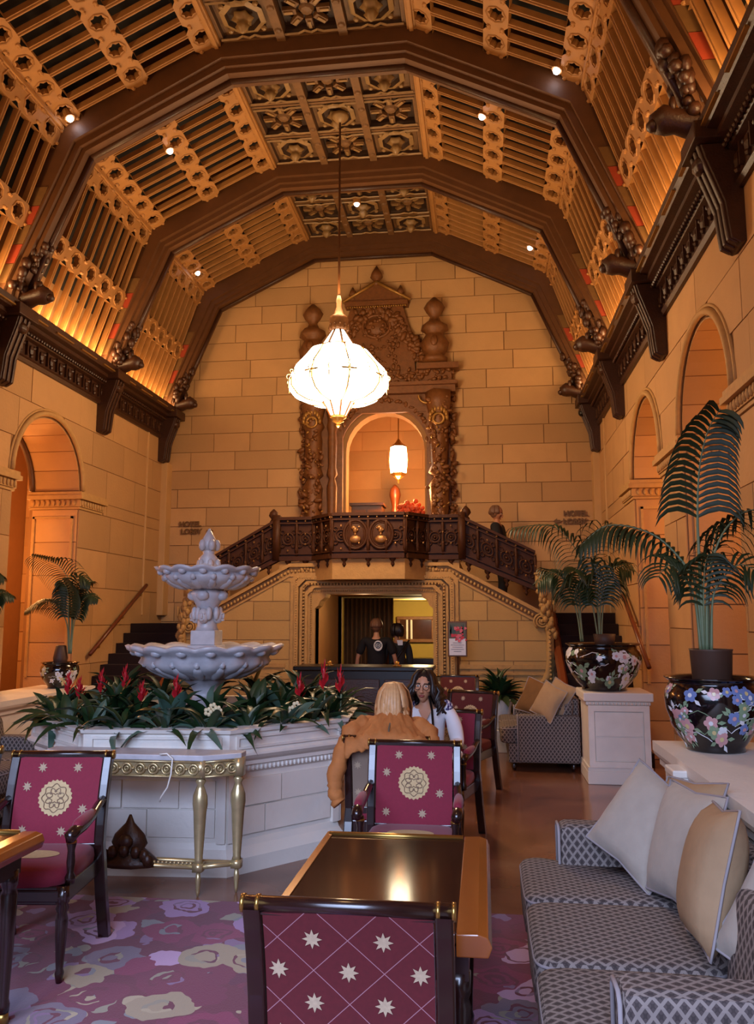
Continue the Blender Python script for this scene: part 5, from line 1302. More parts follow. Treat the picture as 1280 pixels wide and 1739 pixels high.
for i in range(8):
    a0, a1 = N8[i], N8[i] + pi / 4
    for nm, prof, bul in (('cone_pane', cone, 0), ('basket_pane', body, .09), ('tail_pane', tail, 0)):
        rows = []
        for r, z in prof: rows.append([((r + bul * r * sin(pi * t / 4)) * cos(a0 + (a1 - a0) * t / 4), (r + bul * r * sin(pi * t / 4)) * sin(a0 + (a1 - a0) * t / 4), z) for t in range(5)])
        MB().strip(rows).build(nm, FLAME if bul else FLAME2, cl, True)
for i in range(8):
    a = N8[i]; P = [(r * 1.02 * cos(a), r * 1.02 * sin(a), z) for r, z in cone + body[1:] + tail]
    MB().tube(P[:5], .014, 5).build('rib', PORT, cl, True); MB().tube(P[4:12], .011, 5).build('rib', BRASS, cl, True); MB().tube(P[11:], .012, 5).build('rib', PORT, cl, True)
mb = MB()
for r, z, rr in ((.23, 5.06, .014), (.6, 4.63, .012), (.2, 4.365, .012), (.09, 4.175, .014)): mb.torus((0, 0, z), r, rr, (1, 0, 0), (0, 1, 0), 32, 6)
mb.build('hoop', BRASS, cl, True)
mb = MB()
for i in range(16):
    a = 2 * pi * i / 16; d = Vector((cos(a), sin(a), 0)); c = d * .62 + Vector((0, 0, 4.64)); mb.torus(c, .035, .009, d, (0, 0, 1), 10, 4); mb.torus(c + Vector((0, 0, .08)) - d * .03, .022, .007, d, (0, 0, 1), 8, 4); mb.tube([c + Vector((0, 0, -.03)), c + d * .01 + Vector((0, 0, -.14))], [.012, .004], 5)
tag(mb.build('halo_scrolls', GOLD, cl, True), kind='stuff')  # gilt ring added to imitate the yellowish halo around the lantern
MB().lathe([(.085, 4.18), (.1, 4.165), (.06, 4.14), (.075, 4.12), (.02, 4.09), (.03, 4.07), (.005, 4.04)], n=12).build('finial', BRASS, cl, True)

# ================================================================ PLANTS
def leaf_proto(L, W, arch, fold=.25, n=5, tip=1.4):
    mb = MB(); rows = []
    for i in range(n + 1):
        t = i / n; w = W * (sin(pi * min(1, t * .92 + .08) ** .8)) ** .8 if i < n else .001
        x = L * (t - .18 * arch * t ** 3); z = L * (.62 * t - arch * t * t)
        rows.append([(x, -w / 2, z + fold * w), (x, 0, z), (x, w / 2, z + fold * w)])
    return mb.strip(rows)
LP = [leaf_proto(.36, .06, .55), leaf_proto(.42, .07, .95), leaf_proto(.3, .085, .35), leaf_proto(.4, .055, .75)]
LEAVES = {}
def leaf_obj(key, m, parent):
    if (key, m.name) not in LEAVES:
        o = LP[key].build('leaf', m, parent, True); LEAVES[(key, m.name)] = o; return o
    return inst(LEAVES[(key, m.name)], parent)
prnd = random.Random(31)
def leafy(name, label, cat, loc, n, keys, ms, lean=(0, 0), flower=None, s=1., pitch=(-.35, .45), group=None):
    t = thing(name, label, cat, loc, 0, group)
    for i in range(n):
        a = 2 * pi * i / n * 1.62 + prnd.uniform(-.3, .3) + 0
        o = leaf_obj(prnd.choice(keys), prnd.choice(ms), t); k_ = s * prnd.uniform(.75, 1.12)
        o.matrix_local = Matrix.Translation((lean[0] * .1, lean[1] * .1, prnd.uniform(0, .03))) @ Matrix.Rotation(a, 4, 'Z') @ Matrix.Rotation(prnd.uniform(*pitch), 4, 'Y') @ Matrix.Rotation(prnd.uniform(-.5, .5), 4, 'X') @ Matrix.Scale(k_, 4)
    if flower:
        h = flower; mb = MB(); mb.tube([(0, 0, 0), (.01, 0, h * .6)], .007, 5, 0)
        for i in range(12):
            a = i * 2.4; z = h * (.58 + .035 * i); r = .045 * (1 - i / 16)
            mb.add([(0, 0, z), (r * cos(a - .5), r * sin(a - .5), z + .05), (1.35 * r * cos(a), 1.35 * r * sin(a), z + .085), (r * cos(a + .5), r * sin(a + .5), z + .05)], [(0, 1, 2, 3)], 1)
        mb.ell((0, 0, h * .9), (.016, .016, .05), 6, 4, None, 1)
        mb.build('flower_spike', [STEM, RED], t)
    return t
ring = []
for i in range(17):
    a = radians(-200 + i * 14.4); ring.append((a, 1.04))
for j, (a, r) in enumerate(ring):
    x, y = PC.x + r * cos(a), PC.y + r * sin(a)
    leafy('foliage_plant', 'glossy green leafy plant, %s along the planter rim counting from the left' % (ordinal(j) if j < 16 else 'last'), 'plant', (x, y, .87), 20, (0, 1, 2, 3), (LEAFD, LEAFD, LEAFD, LEAFM), (cos(a), sin(a)), None, 1.02, (-.95, .3))
for j in range(9):
    a = radians(-188 + j * 24.5); x, y = PC.x + .72 * cos(a), PC.y + .72 * sin(a)
    leafy('foliage_plant', 'dark green bushy plant, %s of the middle ring around the fountain foot' % ordinal(j), 'plant', (x, y, .9), 18, (0, 2, 3), (LEAFD, LEAFD, LEAFD, LEAFM), s=1.1, pitch=(-1.0, .1))
for j in range(6):
    a = radians(15 + j * 30); x, y = PC.x + .85 * cos(a), PC.y + .8 * sin(a)
    leafy('foliage_plant', 'dark green plant at the back of the planter, %s from the right' % ordinal(j), 'plant', (x, y, .95), 14, (0, 3), (LEAFD, LEAF), s=1.15, pitch=(-1.0, .1))
brom = [(-3.32, 6.3, .36, 'at the left corner of the planter'), (-3.2, 6.25, .32, 'second from the left corner of the planter'), (-3.05, 6.32, .38, 'third from the left, before the small palm bowl'), (-2.82, 6.25, .42, 'left of the fountain foot, tall'), (-2.62, 6.12, .3, 'left of the fountain foot, low'), (-2.3, 6.0, .36, 'in front of the fountain foot'),
        (-1.42, 6.3, .36, 'right of the fountain foot'), (-1.24, 6.35, .46, 'near the right end of the planter, tallest'), (-1.12, 6.4, .42, 'at the right end of the planter')]
for x, y, h, where in brom:
    leafy('bromeliad', 'red-flowered bromeliad ' + where, 'plant', (x, y, .86), 8, (0, 3), (LEAFM, LEAFD), flower=h, s=.7)
for x, y, wh in ((-1.95, 5.85, 'in front of the fountain'), (-1.38, 6.05, 'at the right of the planter')):
    t = thing('cream_orchid', 'cream blossom among the dark leaves ' + wh, 'plant', (x, y, .84)); mb = MB(); mb.tube([(0, 0, 0), (0, -.02, .2)], .006, 5, 0)
    for c in ((0, -.03, .22), (.04, -.04, .2), (-.03, -.05, .19)):
        for p in range(5): q = 2 * pi * p / 5; mb.ell((c[0] + .02 * cos(q), c[1], c[2] + .02 * sin(q)), (.016, .006, .016), 6, 4, None, 1)
    mb.build('blossom', [STEM, CREAM], t, True)
# white-potted plant by the stair wall
t = leafy('potted_plant', 'round leafy green plant in a white pot on a low plinth by the stair wall', 'plant', (.2, 10.95, .66), 64, (2, 0), (LEAFD, LEAFD, LEAF), s=1.3, pitch=(-1.1, .75))
MB().lathe([(.1, -.38), (.12, -.36), (.15, -.1), (.17, -.05), (.18, -.0), (.15, .0)], n=16).build('pot', MARBLEW, t, True); MB().bx(-.19, .19, -.19, .19, -.66, -.38).build('plinth', MARBLEW, t, bevel=.01); MB().lathe([(.01, .0), (.15, .0)], n=12, cap=False).build('soil', SOIL, t)

def frond(t, pts, N, n, L, droop, w=.02, s0=.25, m=None, name='frond', twist=.5, r=.008, prof=None):
    pts = [Vector(p) for p in pts]; N = Vector(N).normalized()
    # smooth the path
    P = []; K = 6
    for i in range(len(pts) - 1):
        p0, p1, p2, p3 = pts[max(i - 1, 0)], pts[i], pts[i + 1], pts[min(i + 2, len(pts) - 1)]
        for j in range(K):
            u = j / K; P.append(.5 * ((2 * p1) + (p2 - p0) * u + (2 * p0 - 5 * p1 + 4 * p2 - p3) * u * u + (3 * p1 - p0 - 3 * p2 + p3) * u ** 3))
    P.append(pts[-1]); Lp = [0]
    for i in range(1, len(P)): Lp.append(Lp[-1] + (P[i] - P[i - 1]).length)
    tot = Lp[-1]
    def ev(s):
        s *= tot
        for i in range(1, len(P)):
            if Lp[i] >= s: u = (s - Lp[i - 1]) / max(1e-6, Lp[i] - Lp[i - 1]); return P[i - 1].lerp(P[i], u), (P[i] - P[i - 1]).normalized()
        return P[-1], (P[-1] - P[-2]).normalized()
    mb = MB(); rs = [r * (1.3 - 1.1 * Lp[i] / tot) for i in range(len(P))]; mb.tube(P, rs, 5, 1)
    for k_ in range(n):
        s = s0 + (1 - s0) * (k_ + .5) / n; p, T = ev(s); S = T.cross(N).normalized(); q_ = (s - s0) / (1 - s0); ln = L * (prof[0] + (prof[1] - prof[0]) * q_ if prof else sin(pi * (.18 + .72 * q_)) ** .7)
        for e in (-1, 1):
            d = (S * e * .82 + T * twist + N * .12).normalized(); q = p.copy(); rows = []; st_ = ln / 5
            wd = N.cross(d).normalized()
            for j in range(6):
                ww = w * (.45, .9, 1, .85, .55, .04)[j]; rows.append([q - wd * ww / 2, q + N * .003, q + wd * ww / 2])
                d = (d + Vector((0, 0, -droop * (.12 + .17 * j)))).normalized(); q = q + d * st_; wd = (wd - d * wd.dot(d)).normalized()
            mb.strip(rows, 0)
    return mb.build(name, [m or LEAF, STEM], t, True)
# near palm in the largest bowl
B = (1.33, 5.08, 1.31); t = thing('palm', 'tall kentia palm with arching fronds in the largest black bowl', 'palm', B)
MB().lathe([(.09, 0), (.11, .02), (.12, .2), (.125, .21), (.115, .21), (.1, .19)], n=16).build('nursery_pot', POTB, t, True)
frond(t, [(-.04, 0, .2), (-.04, -.01, .6), (-.04, -.02, 1.0), (-.02, -.05, 1.3), (.02, -.12, 1.5), (.06, -.25, 1.6)], (0, -1, .1), 18, .33, 1.0, .032, .52, twist=.6, r=.012, prof=(1.0, .62))
frond(t, [(-.05, 0, .2), (-.06, 0, .55), (-.13, 0, .72), (-.3, .03, .9), (-.55, .06, .96), (-.72, .08, .84)], (-.2, -.25, 1), 20, .27, 1.6, .026, .42, r=.01)
frond(t, [(-.02, 0, .2), (0, 0, .55), (.06, .0, .8), (.16, .02, .96), (.3, .04, 1.04), (.48, .05, .96)], (.25, -.2, 1), 19, .29, 1.4, .026, .42, r=.01)
frond(t, [(-.06, -.02, .2), (-.08, -.02, .5), (-.14, -.06, .62), (-.24, -.14, .7), (-.33, -.22, .62)], (-.1, -.6, .7), 13, .26, 1.0, .018, .45)
frond(t, [(0, -.02, .2), (.02, -.03, .5), (.07, -.06, .62), (.16, -.12, .7), (.24, -.2, .64)], (.1, -.6, .7), 13, .26, 1.0, .018, .45)
frond(t, [(-.03, 0, .2), (-.03, -.02, .5), (-.03, -.08, .68), (-.03, -.18, .76)], (0, -1, .3), 11, .26, .8, .02, .4)
frond(t, [(.0, .02, .2), (.04, .1, .6), (.15, .25, .95), (.3, .35, 1.0)], (.2, .4, 1), 14, .26, 1.2, .018, .4)
# far palm (two clumps) in the bowl on the pedestal
B = (1.28, 9.22, 1.4); t = thing('palm', 'dark bushy palm with a long left frond in the bowl on the square pedestal', 'palm', B)
MB().lathe([(.1, 0), (.12, .13), (.11, .13)], (.03, 0, 0), n=12).build('nursery_pot', POTB, t, True)
for pts, N, n, L, dr in (
    ([(-.04, 0, .1), (-.1, 0, .55), (-.2, 0, .95), (-.34, 0, 1.2), (-.54, 0, 1.33), (-.94, -.05, 1.3)], (-.3, -.3, 1), 34, .42, 1.1),
    ([(-.02, 0, .1), (-.04, 0, .6), (-.06, 0, .95), (.02, 0, 1.24), (.14, 0, 1.34), (.4, 0, 1.2)], (.3, -.3, 1), 30, .4, 1.2),
    ([(-.2, 0, .05), (-.24, 0, .4), (-.34, -.02, .66), (-.5, -.06, .8), (-.68, -.1, .68)], (-.3, -.5, 1), 28, .34, 1.1),
    ([(-.2, 0, .05), (-.22, -.02, .4), (-.22, -.08, .66), (-.26, -.18, .82), (-.3, -.32, .8)], (0, -1, .5), 24, .34, 1.0),
    ([(-.22, 0, .05), (-.26, .05, .4), (-.4, .1, .76), (-.62, .14, .86)], (-.3, .2, 1), 24, .34, 1.1),
    ([(-.02, 0, .1), (-.0, -.02, .45), (.04, -.08, .7), (.16, -.16, .86), (.3, -.24, .8)], (.3, -.6, .8), 26, .36, 1.1),
    ([(-.02, 0, .1), (-.03, -.02, .45), (-.06, -.1, .74), (-.1, -.22, .84)], (0, -1, .5), 22, .34, 1.0),
    ([(.0, 0, .1), (.05, .05, .5), (.2, .1, .86), (.36, .1, .9)], (.3, .3, 1), 24, .36, 1.2)):
    frond(t, pts, N, int(n * .72), L, dr, .026, .38, LEAFD)
# small palm in the left bowl, with its sister cut by the frame
B = (-5.02, 9.3, 1.13); t = thing('palm', 'slender small palm with feathery fronds in the bowl on the left parapet', 'palm', B)
MB().lathe([(.07, 0), (.085, .1), (.06, .24), (.05, .25)], n=12).build('fibrous_base', POTB, t, True)
for pts, N, n, L, dr in (
    ([(.12, 0, .15), (.08, 0, .6), (.08, 0, .95), (.0, 0, 1.12), (-.14, 0, 1.24), (-.44, 0, 1.33)], (-.3, -.6, 1), 26, .3, .9),
    ([(.13, 0, .15), (.12, 0, .6), (.14, 0, .98), (.2, 0, 1.08), (.34, 0, 1.0)], (.2, -.5, 1), 22, .24, 1.2),
    ([(.12, 0, .15), (.1, -.05, .6), (.1, -.1, .9), (.08, -.22, 1.02)], (0, -1, .5), 16, .24, 1.0),
    ([(.1, 0, .15), (.06, 0, .5), (-.08, 0, .72), (-.28, 0, .78), (-.46, 0, .68)], (-.2, -.5, 1), 24, .22, 1.0),
    ([(.13, 0, .15), (.15, 0, .5), (.22, 0, .74), (.32, 0, .84), (.44, 0, .8)], (.2, -.5, 1), 20, .2, 1.0),
    ([(.12, 0, .15), (.1, .08, .6), (.12, .2, .95), (.2, .34, 1.02)], (.2, .5, 1), 16, .24, 1.0)):
    frond(t, pts, N, n, L, dr, .034, .45, LEAF)
c = dup(t, (-5.5, 8.2, 1.0), .6, 'palm cut off at the left edge, only frond tips showing')
# move the copy's bowl along too
o = dup([x for x in COL.objects if x.name == 'porcelain_bowl.002'][0], (-5.25, 7.75, .881), 1.0, 'small black bowl outside the left edge under the cut-off palm'); c.location = (-5.25, 7.75, 1.13)

# ================================================================ PEOPLE
def skin_geo(verts, edges, radii, root=0, sub=2):
    me = bpy.data.meshes.new('t'); me.from_pydata(verts, edges, []); o = bpy.data.objects.new('t', me); COL.objects.link(o)
    o.modifiers.new('skin', 'SKIN').use_smooth_shade = True
    for i, v in enumerate(me.skin_vertices[0].data):
        r = radii[i]; v.radius = r if isinstance(r, tuple) else (r, r); v.use_root = (i == root)
    s = o.modifiers.new('sub', 'SUBSURF'); s.levels = sub; s.render_levels = sub
    bpy.context.view_layer.update()
    e = bpy.data.meshes.new_from_object(o.evaluated_get(bpy.context.evaluated_depsgraph_get()))
    V = [tuple(v.co) for v in e.vertices]; F = [tuple(p.vertices) for p in e.polygons]
    COL.objects.unlink(o); bpy.data.objects.remove(o); return V, F
class Fig:
    def __init__(s): s.v = []; s.e = []; s.r = []
    def add(s, p, r, par=None):
        s.v.append(tuple(p)); s.r.append(r); i = len(s.v) - 1
        if par is not None: s.e.append((par, i))
        return i
    def chain(s, par, pts): 
        for p, r in pts: par = s.add(p, r, par)
        return par
    def geo(s, sub=2): return skin_geo(s.v, s.e, s.r, 0, sub)
def head(mb, c, rz=0, rx=0, ry=0, k=1., glasses=False, skin=0, dark=1, lip=2, white=3):
    M = Matrix.Translation(c) @ Matrix.Rotation(rz, 4, 'Z') @ Matrix.Rotation(rx, 4, 'X') @ Matrix.Rotation(ry, 4, 'Y') @ Matrix.Scale(k, 4)
    rows = []; nu, nv = 24, 16
    for i in range(nv + 1):
        p = -pi / 2 + pi * i / nv; row = []
        for j in range(nu):
            q = 2 * pi * j / nu; x, y, z = cos(p) * cos(q), cos(p) * sin(q), sin(p)
            X, Y, Z = .074 * x, .094 * y, .115 * z
            if z < -.05: f = -z; X *= 1 - .38 * f; Y = Y * (1 - .22 * f) - .014 * f
            if y < 0 and abs(x) < .5 and z < -.7: Y -= .008
            if y < 0: Y *= .95; Y += .004 * (1 if .0 < z < .25 and .15 < abs(x) < .7 else 0)
            row.append(M @ Vector((X, Y, Z)))
        rows.append(row)
    mb.strip(rows, skin, True)
    E = lambda c_, r, mi, n=8, m=6: mb.ell(M @ Vector(c_), tuple(v * k for v in r), n, m, M.to_3x3().normalized().to_4x4(), mi)
    E((0, -.098, -.018), (.012, .018, .026), skin); E((0, -.104, -.034), (.017, .014, .011), skin)
    for e in (-1, 1):
        E((e * .031, -.079, .008), (.014, .01, .008), white); E((e * .031, -.086, .008), (.006, .005, .006), dark); E((e * .031, -.084, .027), (.019, .008, .004), dark); E((e * .074, .005, -.005), (.009, .02, .03), skin)
        E((e * .042, -.066, -.02), (.022, .016, .018), skin)
    E((0, -.086, -.062), (.023, .009, .005), lip); E((0, -.086, -.07), (.019, .009, .006), lip)
    if glasses:
        for e in (-1, 1): mb.torus(M @ Vector((e * .033, -.1, .004)), .024 * k, .0022, M.to_3x3() @ Vector((1, 0, 0)), M.to_3x3() @ Vector((0, 0, 1)), 14, 4, dark)
    return M
def hand(fig, par, wrist, d, side, spread=.02, curl=.3, k=1.):
    w = Vector(wrist); d = Vector(d).normalized(); s = Vector(side).normalized(); n = d.cross(s)
    pm = fig.add(w + d * .05 * k, (.022 * k, .013 * k), par)
    for i, (o, L) in enumerate(((-.027, .07), (-.009, .08), (.009, .075), (.027, .058))):
        b = fig.add(w + d * .09 * k + s * o * k, .0095 * k, pm); m_ = fig.add(w + d * (.09 + L * .5) * k + s * o * 1.15 * k + n * (-.012 * curl * 3), .008 * k, b); fig.add(w + d * (.09 + L * .85) * k + s * o * 1.2 * k + n * (-.03 * curl * 3), .006 * k, m_)
    b = fig.add(w + d * .045 * k - s * .036 * k, .011 * k, par); fig.add(w + d * .085 * k - s * .052 * k, .0085 * k, b)
FM = lambda skin: [skin, BLACKP, mat('lips', '#9a4a44', .5), WHITEP]
def person(label, loc, rz, skin, pelvis, chest, neck, hd, shoulders, elbows, wrists, hips, knees, ankles, toes, head_rot=(0, 0, 0), glasses=False, w=1., hk=1., hand_dirs=None, hand_sides=None):
    t = thing('person', label, 'person', loc, rz); V = Vector
    f = Fig(); pv = f.add(pelvis, (.13 * w, .1 * w)); mid = V(pelvis).lerp(V(chest), .5)
    c1 = f.add(mid, (.115 * w, .09 * w), pv); c2 = f.add(chest, (.13 * w, .095 * w), c1); n0 = f.add(V(chest).lerp(V(neck), .75), .06 * w, c2); n1 = f.add(neck, .045, n0); f.add(V(neck).lerp(V(hd), .5), .045, n1)
    for i in (0, 1):
        s = f.add(shoulders[i], .05 * w, c2); u = f.add(V(shoulders[i]).lerp(V(elbows[i]), .5), .042 * w, s); e = f.add(elbows[i], .034, u); m_ = f.add(V(elbows[i]).lerp(V(wrists[i]), .4), .034, e); wr = f.add(wrists[i], .021, m_)
        d = (hand_dirs[i] if hand_dirs else (V(wrists[i]) - V(elbows[i]))); hand(f, wr, wrists[i], d, hand_sides[i] if hand_sides else ((1, 0, 0) if i else (-1, 0, 0)))
        h = f.add(hips[i], .085 * w, pv); th_ = f.add(V(hips[i]).lerp(V(knees[i]), .5), .075 * w, h); k_ = f.add(knees[i], .055, th_); cf = f.add(V(knees[i]).lerp(V(ankles[i]), .35), .052, k_); a = f.add(ankles[i], .034, cf); f.add(toes[i], .03, a)
    mb = MB(); g = f.geo(); mb.add(*g)
    M = head(mb, V(hd), *head_rot, k=hk, glasses=glasses)
    mb.build('body', FM(skin), t, True); return t, M
def garment(name, t, m, segs, sub=2):     # segs: list of chains sharing the first chain's joints; each a list of (pos, r) with optional parent index
    f = Fig()
    for par, pts in segs: f.chain(par, pts)
    mb = MB(); mb.add(*f.geo(sub)); return mb.build(name, m, t, True)
def shoes(t, ankles, toes, m=BLACKP):
    for a, b in zip(ankles, toes):
        a, b = Vector(a), Vector(b); a.z = .03; b.z = .025; mb = MB(); d = (b - a); M = Matrix.Rotation(atan2(d.y, d.x), 4, 'Z'); superell(mb, (a + b) / 2 + Vector((0, 0, .015)), (d.length + .1, .095, .09), 3, 16, 8, M); mb.build('shoe', m, t, True)
# ---- dark-haired woman, seated, facing us
sh = [(-.175, 0, .50), (.175, .0, .50)]; el = [(-.235, -.06, .26), (.245, -.05, .25)]; wr = [(-.1, -.27, .25), (.16, -.27, .24)]
hp = [(-.09, -.02, .0), (.09, -.02, .0)]; kn = [(-.1, -.42, .0), (.1, -.42, .0)]; an = [(-.1, -.42, -.44), (.1, -.42, -.44)]; to = [(-.1, -.55, -.47), (.1, -.55, -.47)]
t, M = person('woman with dark wavy hair and glasses in a white blouse, seated facing us', (-.45, 6.42, .51), 0, SKIN, (0, 0, 0), (0, .02, .38), (0, .0, .56), (-.01, -.03, .665), sh, el, wr, hp, kn, an, to, (-.12, -.05, .05), True)
garment('blouse', t, WHITE, [(None, [((0, 0, .02), (.15, .12)), ((0, .0, .2), (.145, .115)), ((0, .02, .4), (.15, .11)), ((0, .015, .5), .085)]), (2, [(sh[0], .066), ((-.215, -.03, .38), .066), (el[0], .056), ((-.17, -.17, .255), .05), ((-.135, -.21, .25), .046)]), (2, [(sh[1], .066), ((.22, -.025, .38), .066), (el[1], .056), ((.21, -.16, .245), .05), ((.185, -.2, .242), .046)])])
garment('blouse_yoke', t, PRINT, [(None, [((-.2, -.01, .47), .07), ((-.13, -.01, .535), .06), ((-.085, -.0, .56), .035)])]); garment('blouse_yoke', t, PRINT, [(None, [((.2, -.01, .47), .07), ((.13, -.01, .535), .06), ((.085, 0, .56), .035)])])
MB().add([(-.05, -.115, .5), (.05, -.115, .5), (0, -.128, .4)], [(0, 1, 2)]).build('neckline', SKIN, t)
garment('trousers', t, GREYC, [(None, [((0, 0, -.01), (.16, .125)), ((0, 0, .1), (.145, .115))]), (0, [(hp[0], .1), ((-.1, -.22, .0), .088), (kn[0], .07), ((-.1, -.42, -.2), .062), ((-.1, -.42, -.4), .05)]), (0, [(hp[1], .1), ((.1, -.22, 0), .088), (kn[1], .07), ((.1, -.42, -.2), .062), ((.1, -.42, -.4), .05)])])
for a, b in zip(an, to): superell(mb := MB(), ((a[0] + b[0]) / 2, (a[1] + b[1]) / 2, -.495), (.09, .23, .07), 3); mb.build('shoe', BLACKP, t, True)
MB().tube([(.03, -.075, .6), (.055, -.125, .5), (.065, -.13, .36), (.07, -.14, .2), (.07, -.16, .1)], .009, 5).build('bag_strap', BLACKP, t)
def hair(t, hd, m, n, length, spread, face=True, wav=.02, rz=0, k=1., seed=1, cap=True):
    rnd = random.Random(seed); mb = MB(); hd = Vector(hd); R = Matrix.Rotation(rz, 3, 'Z')
    if cap:
        mb.ell(hd + R @ Vector((0, .022, .022)), (.085 * k, .096 * k, .107 * k), 16, 10)
    for i in range(n):
        a = radians(rnd.uniform(-35, 215)) if face else radians(rnd.uniform(-60, 240)); d = Vector((cos(a), sin(a), 0))
        P = [Vector((.0, .01, .128)), Vector((d.x * .046, d.y * .056 + .01, .114)), Vector((d.x * .074, d.y * .088 + .01, .074)), Vector((d.x * .088, d.y * .105 + .01, .02))]
        L = length * rnd.uniform(.85, 1.05)
        for q in range(1, 5): P.append(Vector((d.x * (.09 + spread * q / 4) + wav * sin(q * 2.2 + i), d.y * (.105 + spread * .6 * q / 4) + .012 + wav * cos(q * 1.9 + i), .02 - L * q / 4)))
        mb.tube([hd + R @ (p * k) for p in P], [.008 * k, .016 * k, .02 * k, .021 * k, .021 * k, .02 * k, .017 * k, .006 * k], 6)
    return mb.build('hair', m, t, True)
hair(t, (-.01, -.03, .665), HAIRB, 110, .21, .065, True, .026, -.12, 1.04, 4)
# ---- blonde woman from behind, tan jacket
sh = [(-.18, 0, .49), (.18, 0, .49)]; el = [(-.27, .04, .2), (.26, .05, .24)]; wr = [(-.24, .26, .16), (.2, .28, .2)]
hp = [(-.09, .02, .0), (.09, .02, .0)]; kn = [(-.1, .42, .0), (.1, .42, .0)]; an = [(-.1, .42, -.44), (.1, .42, -.44)]; to = [(-.1, .55, -.47), (.1, .55, -.47)]
t, M = person('blonde woman seen from behind in a tan jacket, seated in a red armchair', (-.6, 5.5, .53), 0, SKIN, (0, 0, 0), (0, -.01, .38), (0, 0, .55), (-.0, .015, .6), sh, el, wr, hp, kn, an, to, (pi - .15, 0, 0))
garment('jacket', t, TAN, [(None, [((0, .0, .05), (.17, .13)), ((0, -.01, .2), (.17, .13)), ((0, -.02, .38), (.165, .115)), ((0, -.01, .5), (.11, .08)), ((0, .0, .55), (.075, .065))]), (2, [(sh[0], .07), ((-.25, .0, .36), .066), (el[0], .06), ((-.27, .15, .17), .055), ((-.25, .22, .16), .05)]), (2, [(sh[1], .07), ((.24, .0, .38), .066), (el[1], .06), ((.25, .16, .21), .055), ((.215, .24, .2), .05)])])
mb = MB(); mb.tube([(-.1, .03, .555), (-.085, -.06, .575), (0, -.095, .58), (.085, -.06, .575), (.1, .03, .555)], [.025, .034, .036, .034, .025], 8)
mb.build('jacket_collar', TAN, t, True)
def fold(u, i): return .009 * sin(u * 19 + i * .8) + .006 * sin(u * 37 - i * 1.5)
rows = []
prof_ = ((-.07, .585), (-.1, .57), (-.13, .552), (-.17, .53), (-.205, .508), (-.24, .488), (-.275, .47), (-.3, .458), (-.318, .44), (-.325, .415), (-.33, .385), (-.328, .355), (-.325, .33))
for i, (y, z) in enumerate(prof_):
    hw_ = min(.275, .1 + .028 * i + .006 * i * (i < 5)); rows.append([(hw_ * u, y + .1 * abs(u) ** 3 * (1 - i / 12) - .5 * abs(fold(u, i)) * (i > 2), z - (.03 + .045 * (i < 8)) * abs(u) ** 2.5 + fold(u, i) * (i > 1) + (.045 * (1 - u * u) if i == 12 else 0) + (.02 * (1 - u * u) if i == 11 else 0)) for u in [-1 + q / 20 for q in range(41)]])
MB().strip(rows).build('jacket_back', TAN, t, True, solid=.014)
def sleeve(P, R, sd):
    rnd = random.Random(sd); Q = []; RR = []
    for a in range(len(P) - 1):
        for b in range(5):
            u = b / 5; p = Vector(P[a]).lerp(Vector(P[a + 1]), u); Q.append(p + Vector((rnd.uniform(-.006, .006), rnd.uniform(-.006, .006), 0))); RR.append((R[a] + (R[a + 1] - R[a]) * u) * rnd.uniform(.86, 1.12))
    Q.append(Vector(P[-1])); RR.append(R[-1]); MB().tube(Q, RR, 12).build('jacket_sleeve', TAN, t, True)
sleeve([(-.17, -.12, .5), (-.26, -.19, .44), (-.31, -.26, .3), (-.345, -.29, .16), (-.335, -.3, .08), (-.31, -.3, .02)], [.05, .062, .056, .05, .046, .044], 1)
sleeve([(.17, -.12, .5), (.25, -.19, .44), (.285, -.26, .37), (.29, -.25, .3), (.28, -.18, .24)], [.05, .058, .05, .046, .042], 2)
MB().tube([(0, -.215, .505), (0, -.26, .485), (0, -.3, .46)], .006, 5).build('jacket_loop', KHAKI, t)
garment('trousers', t, KHAKI, [(None, [((0, 0, -.01), (.16, .125)), ((0, 0, .08), (.145, .115))]), (0, [(hp[0], .1), ((-.1, .22, .0), .088), (kn[0], .07), ((-.1, .42, -.4), .05)]), (0, [(hp[1], .1), ((.1, .22, 0), .088), (kn[1], .07), ((.1, .42, -.4), .05)])])
hair(t, (0, .015, .6), HAIRL, 46, .15, .0, True, .006, pi, 1.1, 7); hair(t, (0, .01, .6), mat('light_hair_streak', '#c99b6a', .45, var=.25, vs=40), 22, .15, .002, True, .006, pi, 1.13, 9, False)
for a, b in zip(an, to): superell(mb := MB(), ((a[0] + b[0]) / 2, (a[1] + b[1]) / 2, -.505), (.09, .23, .07), 3); mb.build('shoe', BLACKP, t, True)
